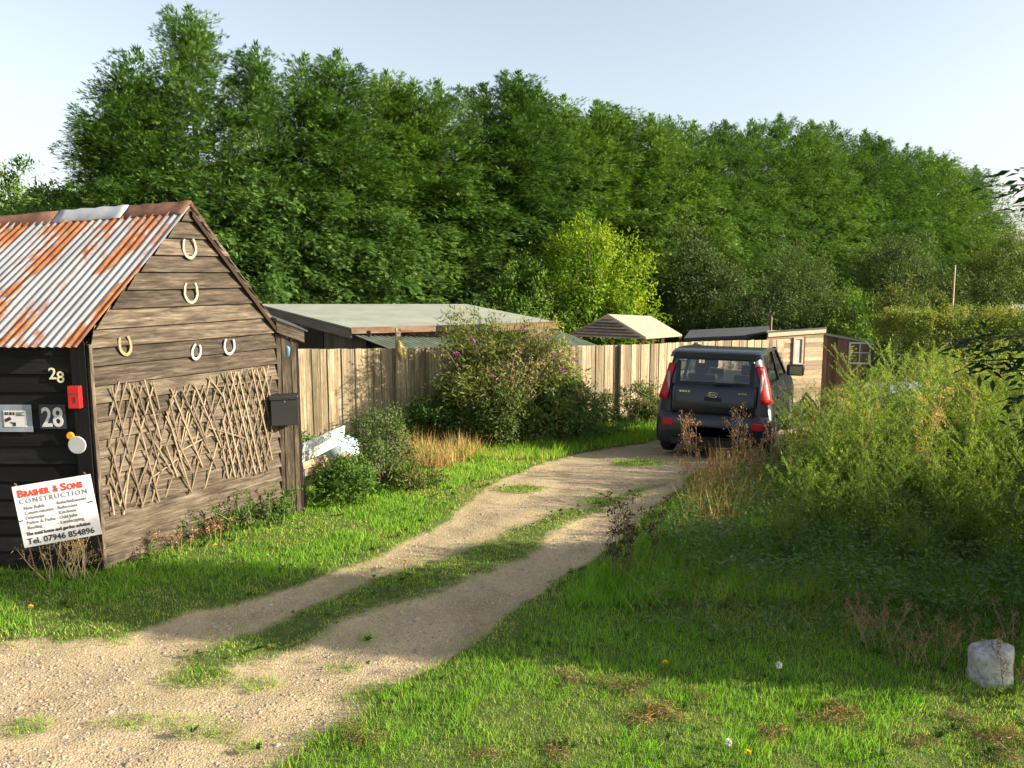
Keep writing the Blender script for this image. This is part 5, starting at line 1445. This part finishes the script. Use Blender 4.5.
# reddish dead weeds by the white stone
DW = stalk_meshes(311, .5, 6, 'dead_leaf', 'dry_stem', .03, 9, 9, .7, .008)
for k, (px, py) in enumerate(((905, 672), (935, 668), (880, 650), (965, 660), (1010, 690), (1018, 655), (860, 640))):
    b = gnd(px, py); put('dry_weed', 'thin dry brown weed leaning in the shade near the white stone', 'weed', DW, b, k * .9, .6 + .1 * (k % 3), 'dry weeds near the white stone')
# weeds against the shed
FW_ = weed_meshes(320, .36, 7, .5, 'shrub', .045, .02, 10, False, nlf=5)
for k, (s_, off, sc, lb) in enumerate(((.35, .22, .6, 'low leafy weed at the foot of the gable nearest the black corner'), (.85, .18, .85, 'upright green weed growing against the middle of the gable'), (1.25, .2, 1.1, 'bushy green weed at the foot of the gable under the intact trellis'), (1.5, .2, 1.25, 'largest leafy weed at the foot of the gable'), (1.85, .2, 1.2, 'green weed at the foot of the gable below the letterbox'), (2.08, .2, 1.0, 'green weed at the far end of the gable beside the post'))):
    p = gp(s_, 0, off); put('weed', lb, 'weed', FW_, p, k * 1.1, sc)
RW = stalk_meshes(321, .26, 6, 'dead_leaf', 'dry_stem', .03, 5, 8, .4, .012)
for k, (s_, lb) in enumerate(((.62, 'reddish dead weed at the foot of the gable near its black corner'), (1.05, 'reddish dead weed at the foot of the gable between two green weeds'))): put('dead_weed', lb, 'weed', RW, gp(s_, 0, .2), 1.2 * k, 1.0)
SW_ = stalk_meshes(322, .44, 11, 'dry_grass', 'straw_stem', .035, 6, 4, .6, .007)
for k, (px, lb) in enumerate(((62, 'dry straw coloured weed under the left of the builders sign'), (82, 'dry straw coloured weed under the right corner of the builders sign'))):
    b = gnd(px, 577); b.y = 7.08; b.x = at(px, 577, 7.08).x; b.z = 0; put('straw_weed', lb, 'weed', SW_, b, k * 2, .95)

# ------------------------------------------------------------------ grass, undergrowth, gravel
def scatter(n, x0, x1, y0, y1, seed, dens=None):
    r = np.random.default_rng(seed); x = r.uniform(x0, x1, n); y = r.uniform(y0, y1, n)
    return r, x, y


def gz(x, y):
    return terrain(y) + np.where((np.abs(x) < 12) & (y < 18), .018 * sinnoise(x, y, 1.1, 2) + .007 * sinnoise(x, y, 5, 4), 0)


SHED_POLY = [(A.x, A.y - .02), (B.x + .05, B.y), (B.x - 6, B.y + .2), (A.x - 6, A.y)]
VERGE = gpoly([(-80, 600), (100, 575), (300, 510), (420, 455), (560, 470), (480, 500), (400, 550), (250, 600), (120, 640), (-80, 650)])
UG = gpoly([(555, 620), (600, 575), (640, 545), (700, 500), (760, 480)]) + [(6, 12), (9, 9), (7, 6.)] + gpoly([(1024, 700), (900, 690), (800, 655), (680, 640)])
Vs, vs = [], []
r, x, y = scatter(1150000, -7, 7.5, 3.4, 18, 5)
keep = r.uniform(0, 1, len(x)) < np.clip((5.0 / np.maximum(y, 3)) ** 1.35, 0, 1)
keep &= np.abs(x) < .70 * y + 1.2
x, y = x[keep], y[keep]
e = np.zeros(len(x))
for k in range(8): e += grassmask(x + r.normal(0, .17, len(x)), y + r.normal(0, .2, len(x)))
e /= 8
intrk = inpoly(x, y, TRACK); bare = sinnoise(x, y, 3.1, 4) * .5 + .5
pch = np.zeros(len(x), bool)
for cx, cy, rx, ry in PATCHES: pch |= ((x - cx) / rx) ** 2 + ((y - cy) / (ry * 1.5)) ** 2 < 1.2
e = np.maximum(e, pch * .95)
m = (r.uniform(0, 1, len(x)) < e ** 1.3 * np.where(intrk & ~pch, np.clip(bare * 1.9 - .2, .15, 1), 1)) & ~inpoly(x, y, SHED_POLY)
x, y, e = x[m], y[m], e[m]
n = len(x)
ug = inpoly(x, y, UG); th = inpoly(x, y, THICK)
med = inpoly(x, y, [(a, b) for a, b in MEDIAN])
trk = inpoly(x, y, TRACK)
patch = sinnoise(x, y, 1.6, 7) * .5 + .5; p2 = sinnoise(x, y, 4.5, 3) * .5 + .5
hgt = .045 + .035 * patch + .03 * p2
hgt = np.where(ug, .12 + .16 * p2, hgt); hgt = np.where(trk, .028 + .02 * p2, hgt)
right = (x > -.8) & (y < 6.4) & ~trk
hgt = np.where(right, .045 + .05 * p2, hgt)
hgt = np.where((y > 12.2) & ~trk, .16 + .12 * p2, hgt)
hgt *= r.uniform(.4, 1.25, n) * (.45 + .55 * e) * np.where(ug, 1, np.where(sinnoise(x, y, 1.1, 8) > .22, .6, 1))
D = np.stack([r.normal(0, .4, n), r.normal(0, .4, n), np.ones(n)], 1)
P = np.stack([x, y, gz(x, y) - .012], 1)
ang = r.uniform(0, PI, n); Nn = np.stack([np.cos(ang), np.sin(ang), np.zeros(n)], 1)
W = .0042 * np.clip(y / 5, .9, 2.6) * r.uniform(.7, 1.4, n) * np.where(trk, 1.1, 1)
var = .12 + .38 * patch * r.uniform(.5, 1, n) + .36 * r.uniform(0, 1, n)
var = np.where(r.uniform(0, 1, n) < .05, .97, var)
var = np.where(trk & (r.uniform(0, 1, n) < .12), 1.0, var)
var = np.where((e < .8) & (r.uniform(0, 1, n) < .42), r.uniform(.9, 1, n), var)
var = np.where((sinnoise(x, y, 1.1, 8) > .22) & (r.uniform(0, 1, n) < .34), r.uniform(.88, 1, n), var)
dryv = inpoly(x, y, gpoly([(395, 470), (430, 440), (560, 468), (480, 500), (410, 510)]))
var = np.where(dryv, np.minimum(1, var + .35 * r.uniform(0, 1, n)), var)
lawn = qmesh('grass', quads(P, D, Nn, hgt, W, .0, .3), var, 'grass')
o = link(bpy.data.objects.new('grass', lawn)); tag(o, 'green grass on the lawn, the verges and the strip between the wheel tracks', 'grass', kind='stuff')
rw = np.random.default_rng(91); cx = rw.uniform(-6, 6, 1500); cy_ = rw.uniform(3.6, 11, 1500)
mk = grassmask(cx, cy_) & ~inpoly(cx, cy_, SHED_POLY) & (sinnoise(cx, cy_, 1.3, 5) > -.1); cx, cy_ = cx[mk], cy_[mk]
nl_ = 9; n = len(cx); a = rw.uniform(0, 2 * PI, (n, nl_)); sz = rw.uniform(.025, .065, (n, 1)) * np.ones((n, nl_))
D = np.stack([np.cos(a), np.sin(a), rw.uniform(.25, 1.1, (n, nl_))], -1).reshape(-1, 3)
P = np.repeat(np.stack([cx, cy_, gz(cx, cy_) + .012], 1), nl_, 0)
V = quads(P, D, np.tile([0, 0, 1.], (n * nl_, 1)) + rv(rw, n * nl_) * .3, sz.ravel(), sz.ravel() * .42)
o = link(bpy.data.objects.new('lawn_weeds', qmesh('lawn_weeds', V, np.repeat(rw.uniform(0, .8, n), nl_) + rw.uniform(0, .2, n * nl_), 'shrub'))); tag(o, 'small broad leaved weeds mixed into the lawn and verge', 'weeds', kind='stuff')
# straw-coloured long grass below the buddleia and at the thicket's track edge
DRY = gpoly([(395, 462), (404, 436), (470, 432), (488, 455), (440, 472)]); DRY2 = gpoly([(672, 545), (690, 500), (712, 470), (760, 468), (770, 500), (730, 540)])
Vs, vs = [], []
for poly, hh_, nn_, sd in ((DRY, .50, 7000, 1), (DRY2, .55, 1500, 2), (gpoly([(800, 480), (820, 440), (900, 430), (990, 450), (990, 500), (860, 520)]), 1.05, 1300, 3)):
    xs = [p[0] for p in poly]; ys = [p[1] for p in poly]
    r, x, y = scatter(nn_ * 3, min(xs), max(xs), min(ys), max(ys), 30 + sd); mk = inpoly(x, y, poly); x, y = x[mk][:nn_], y[mk][:nn_]; n = len(x)
    D = np.stack([r.normal(0, .38, n), r.normal(0, .38, n), np.ones(n)], 1); an = r.uniform(0, PI, n)
    Vs.append(quads(np.stack([x, y, terrain(y) - .02], 1), D, np.stack([np.cos(an), np.sin(an), 0 * an], 1), hh_ * r.uniform(.25, 1.2, n) * (.7 + .4 * sinnoise(x, y, 4, 2)), .010, 0, .4)); vs.append(r.uniform(0, 1, n))
o = link(bpy.data.objects.new('long_dry_grass', qmesh('long_dry_grass', Vs, vs, 'dry_grass'))); tag(o, 'dry straw coloured long grass beside the track and under the buddleia', 'grass', kind='stuff')
# undergrowth of broad leaves beneath the thicket
Vs, vs = [], []
r, x, y = scatter(90000, 1., 9, 5.6, 14, 41)
mk = (inpoly(x, y, THICK) | (inpoly(x, y, UG) & (r.uniform(0, 1, len(x)) < .35))) & (r.uniform(0, 1, len(x)) < np.clip(7.5 / y, 0, 1))
x, y = x[mk], y[mk]; n = len(x); inn = inpoly(x, y, THICK)
hh_ = np.where(inn, .42, .2) * (.55 + .45 * (sinnoise(x, y, 2.4, 6) * .5 + .5))
z = terrain(y) + hh_ * r.uniform(0, 1, n) ** .6
D = rv(r, n) * np.array([1, 1, .35]) + np.array([0, -.1, .1])
Vs.append(quads(np.stack([x, y, z], 1), D, rv(r, n) * .5 + np.array([0, 0, 1.]), r.uniform(.03, .08, n), r.uniform(.012, .032, n))); vs.append(r.uniform(0, 1, n) * .6 + .4 * (sinnoise(x, y, 3, 9) * .5 + .5))
o = link(bpy.data.objects.new('undergrowth', qmesh('undergrowth', Vs, vs, 'nettle'))); tag(o, 'dark green nettles and docks carpeting the ground under the weed thicket', 'undergrowth', kind='stuff')
r, x, y = scatter(1700, 1., 8, 5.6, 10, 44); mk = inpoly(x, y, UG); x, y = x[mk], y[mk]; n = len(x)
D = np.stack([r.normal(0, .7, n), r.normal(-.1, .5, n), r.uniform(.25, 1, n)], 1); an = r.uniform(0, PI, n)
V = quads(np.stack([x, y, terrain(y) + .02], 1), D, np.stack([np.cos(an), np.sin(an), 0 * an], 1), r.uniform(.2, .55, n), .0035, .25, .5)
o = link(bpy.data.objects.new('dry_stems', qmesh('dry_stems', V, r.uniform(0, 1, n), 'dry_grass'))); tag(o, 'thin dry stems tangled through the shaded rough grass', 'grass', kind='stuff')
# weeds and rough growth along the foot of the fences
Vs, vs = [], []
for a, b, w, nn_, hh_ in ((FA0 + nA * .4, FA1 + nA * .4, .5, 5000, .35), (FB0 + nB * .5, FB1 + nB * .4, .6, 5000, .4), (Vector((.9, 14.2, 0)), Vector((2.0, 15.6, 0)), .5, 3000, .3)):
    u = r.uniform(0, 1, nn_); x = a.x + (b.x - a.x) * u + r.normal(0, w * .4, nn_); y = a.y + (b.y - a.y) * u + r.normal(0, w * .4, nn_)
    z = terrain(y) + hh_ * r.uniform(0, 1, nn_) * (.5 + .5 * np.sin(x * 5) ** 2)
    Vs.append(quads(np.stack([x, y, z], 1), rv(r, nn_) + np.array([0, 0, .4]), rv(r, nn_) + np.array([0, 0, .8]), r.uniform(.05, .12, nn_), .03)); vs.append(r.uniform(0, 1, nn_))
o = link(bpy.data.objects.new('fence_weeds', qmesh('fence_weeds', Vs, vs, 'nettle'))); tag(o, 'rough low weeds along the foot of the fences', 'undergrowth', kind='stuff')

# pebbles on the track
def pebbles():
    r, x, y = scatter(90000, -5.5, 4, 3.4, 12, 51)
    keep = (r.uniform(0, 1, len(x)) < np.clip((4.5 / y) ** 2.0, 0, 1)) & ~grassmask(x, y) & (np.abs(x) < .7 * y + .6)
    x, y = x[keep], y[keep]; n = len(x)
    s = .0055 + .011 * r.uniform(0, 1, n) ** 3; s = np.where(r.uniform(0, 1, n) < .02, s * 1.9, s)
    base = np.array([(1, 0, 0), (.3, .95, .1), (-.8, .55, 0), (-.75, -.6, .05), (.35, -.95, 0), (.1, .05, .75)])
    Vv = base[None] * r.uniform(.7, 1.25, (n, 6, 1)) * s[:, None, None]
    a = r.uniform(0, 2 * PI, n); c, sn = np.cos(a)[:, None], np.sin(a)[:, None]
    X = Vv[..., 0] * c - Vv[..., 1] * sn; Y = Vv[..., 0] * sn + Vv[..., 1] * c
    Z = np.maximum(Vv[..., 2] * .85, -.002) + (gz(x, y) - .035 + .001)[:, None]
    V = np.stack([X + x[:, None], Y + y[:, None], Z], -1).reshape(-1, 3)
    f = np.array([(0, 1, 5), (1, 2, 5), (2, 3, 5), (3, 4, 5), (4, 0, 5)])
    Ff = (f[None] + (np.arange(n) * 6)[:, None, None]).reshape(-1, 3)
    me = bpy.data.meshes.new('gravel'); me.vertices.add(len(V)); me.vertices.foreach_set('co', V.astype(np.float32).ravel())
    me.loops.add(Ff.size); me.loops.foreach_set('vertex_index', Ff.astype(np.int32).ravel()); me.polygons.add(len(Ff)); me.polygons.foreach_set('loop_start', np.arange(0, Ff.size, 3, dtype=np.int32)); me.update(calc_edges=True)
    at_ = me.attributes.new('var', 'FLOAT', 'FACE'); at_.data.foreach_set('value', np.repeat(r.uniform(0, 1, n), 5).astype(np.float32))
    m, nt, b = mat('pebble')
    rp = ramp(nt, [(0, (.22, .17, .11)), (.3, (.36, .28, .18)), (.6, (.42, .345, .235)), (.85, (.45, .385, .29)), (.95, (.22, .2, .18)), (1, (.54, .48, .39))], attr(nt, 'var'))
    nt.links.new(rp.outputs[0], b.inputs['Base Color']); b.inputs['Roughness'].default_value = .85
    me.materials.append(m); o = link(bpy.data.objects.new('gravel', me)); tag(o, 'loose sandy gravel strewn over the wheel tracks', 'gravel', kind='stuff')


pebbles()

# dry cut-grass clumps on the lawn
def clump(seed):
    r = np.random.default_rng(seed); n = 330
    P = np.clip(r.normal(0, 1, (n, 3)), -1.8, 1.8) * np.array([.11, .05, .008]) + np.array([0, 0, .03]); P[:, 1] += .06 * np.sin(P[:, 0] * 22 + seed); P[:, 2] = np.abs(P[:, 2])
    D = rv(r, n) * np.array([1, 1, .3]); return qmesh('dry_grass_clump', quads(P, D, rv(r, n), r.uniform(.03, .08, n), .004, 0), r.uniform(0, 1, n), 'hay')


CL = [clump(400 + k) for k in range(3)]
for k, (px, py, s) in enumerate(((626, 690, 1.1), (570, 682, .8), (650, 719, 1.0), (668, 716, .8), (834, 720, 1.1), (845, 716, .8), (775, 738, .8), (362, 741, 1.0), (1000, 755, 1.2), (1015, 742, .9), (560, 755, .8), (920, 745, .7), (700, 700, .7), (485, 757, .6), (965, 722, .7))):
    b = gnd(px, py); o = bpy.data.objects.new('dry_grass_clump', CL[k % 3]); link(o); o.location = (b.x, b.y, 0.012); o.rotation_euler = (0, 0, k * 1.7); o.scale = (s * .85, s * .8, s)
    tag(o, 'clump of dry brown cut grass lying on the green lawn', 'grass clump', 'clumps of dry cut grass')
# dandelions
def dandelion(px, py, h, head, m, label):
    b = gnd(px, py); t = thing('dandelion', label, 'flower', (b.x, b.y, b.z))
    g = Geo(); g.tube([(0, 0, -.01), (.006, 0, h * .5), (.012, 0, h)], .0025, 5); g.build('stem', 'green_stem', t)
    r = np.random.default_rng(int(px)); n = 130; D = rv(r, n); c = np.array([.012, 0, h])
    if m == 'yellow': D[:, 2] = np.abs(D[:, 2]) * .4
    me = qmesh('flower_head', quads(np.tile(c, (n, 1)), D, rv(r, n), head, head * .3), r.uniform(0, 1, n), m); link(bpy.data.objects.new('flower_head', me), t)
dandelion(776, 686, .15, .026, 'white_fluff', 'white dandelion clock on a tall stem in the shaded grass')
dandelion(726, 752, .06, .024, 'white_fluff', 'low white dandelion clock in the sunlit lawn')
for px, py, lb in ((663, 672, 'yellow dandelion at the edge of the shade on the lawn'), (404, 568, 'yellow dandelion on the grass strip between wheel tracks'), (214, 552, 'yellow dandelion in the verge before the shed gable'), (603, 572, 'yellow dandelion beside the dead thistle'), (745, 764, 'yellow dandelion at the near edge of the lawn'), (68, 572, 'yellow ragwort flower under the builders sign'), (30, 615, 'yellow dandelion in the shaded verge before the black shed front')):
    dandelion(px, py, .07, .022, 'yellow', lb)

# ------------------------------------------------------------------ light, sky, camera
SUN_AZ = Vector((.985, -.175, 0)).normalized(); SUN_EL = math.radians(20.5)
to_sun = SUN_AZ * math.cos(SUN_EL) + Vector((0, 0, math.sin(SUN_EL)))
sd = bpy.data.lights.new('sun', 'SUN'); sd.energy = 4.5; sd.angle = math.radians(.53); sd.color = (1, .87, .68)
so = link(bpy.data.objects.new('sun', sd)); so.rotation_euler = to_sun.to_track_quat('Z', 'Y').to_euler(); so.location = (20, -5, 20)
w = bpy.data.worlds.new('World'); bpy.context.scene.world = w; w.use_nodes = True
nt = w.node_tree; bg = nt.nodes['Background']
sky = nt.nodes.new('ShaderNodeTexSky'); sky.sky_type = 'NISHITA'; sky.sun_disc = False; sky.sun_elevation = SUN_EL
sky.sun_rotation = math.atan2(SUN_AZ.x, SUN_AZ.y); sky.air_density = 1.0; sky.dust_density = 2.0; sky.ozone_density = 1.0
hs = nt.nodes.new('ShaderNodeHueSaturation'); hs.inputs['Saturation'].default_value = .56
nt.links.new(sky.outputs[0], hs.inputs['Color']); nt.links.new(hs.outputs[0], bg.inputs['Color']); bg.inputs['Strength'].default_value = .088

cd = bpy.data.cameras.new('camera'); cd.sensor_width = 36; cd.lens = F / 1024 * 36; cd.clip_end = 5000; cd.clip_start = .05
co = link(bpy.data.objects.new('camera', cd)); co.location = EYE; co.rotation_euler = (PI / 2 - PITCH, 0, 0)
sc = bpy.context.scene; sc.camera = co
sc.view_settings.view_transform = 'Standard'; sc.view_settings.look = 'None'; sc.view_settings.gamma = 1; sc.view_settings.use_curve_mapping = False
sc.view_settings.exposure = 1.58
sc.render.engine = 'CYCLES'; cy = sc.cycles
cy.max_bounces = 4; cy.diffuse_bounces = 2; cy.glossy_bounces = 3; cy.transmission_bounces = 4; cy.transparent_max_bounces = 8
cy.use_denoising = True; cy.caustics_reflective = False; cy.caustics_refractive = False
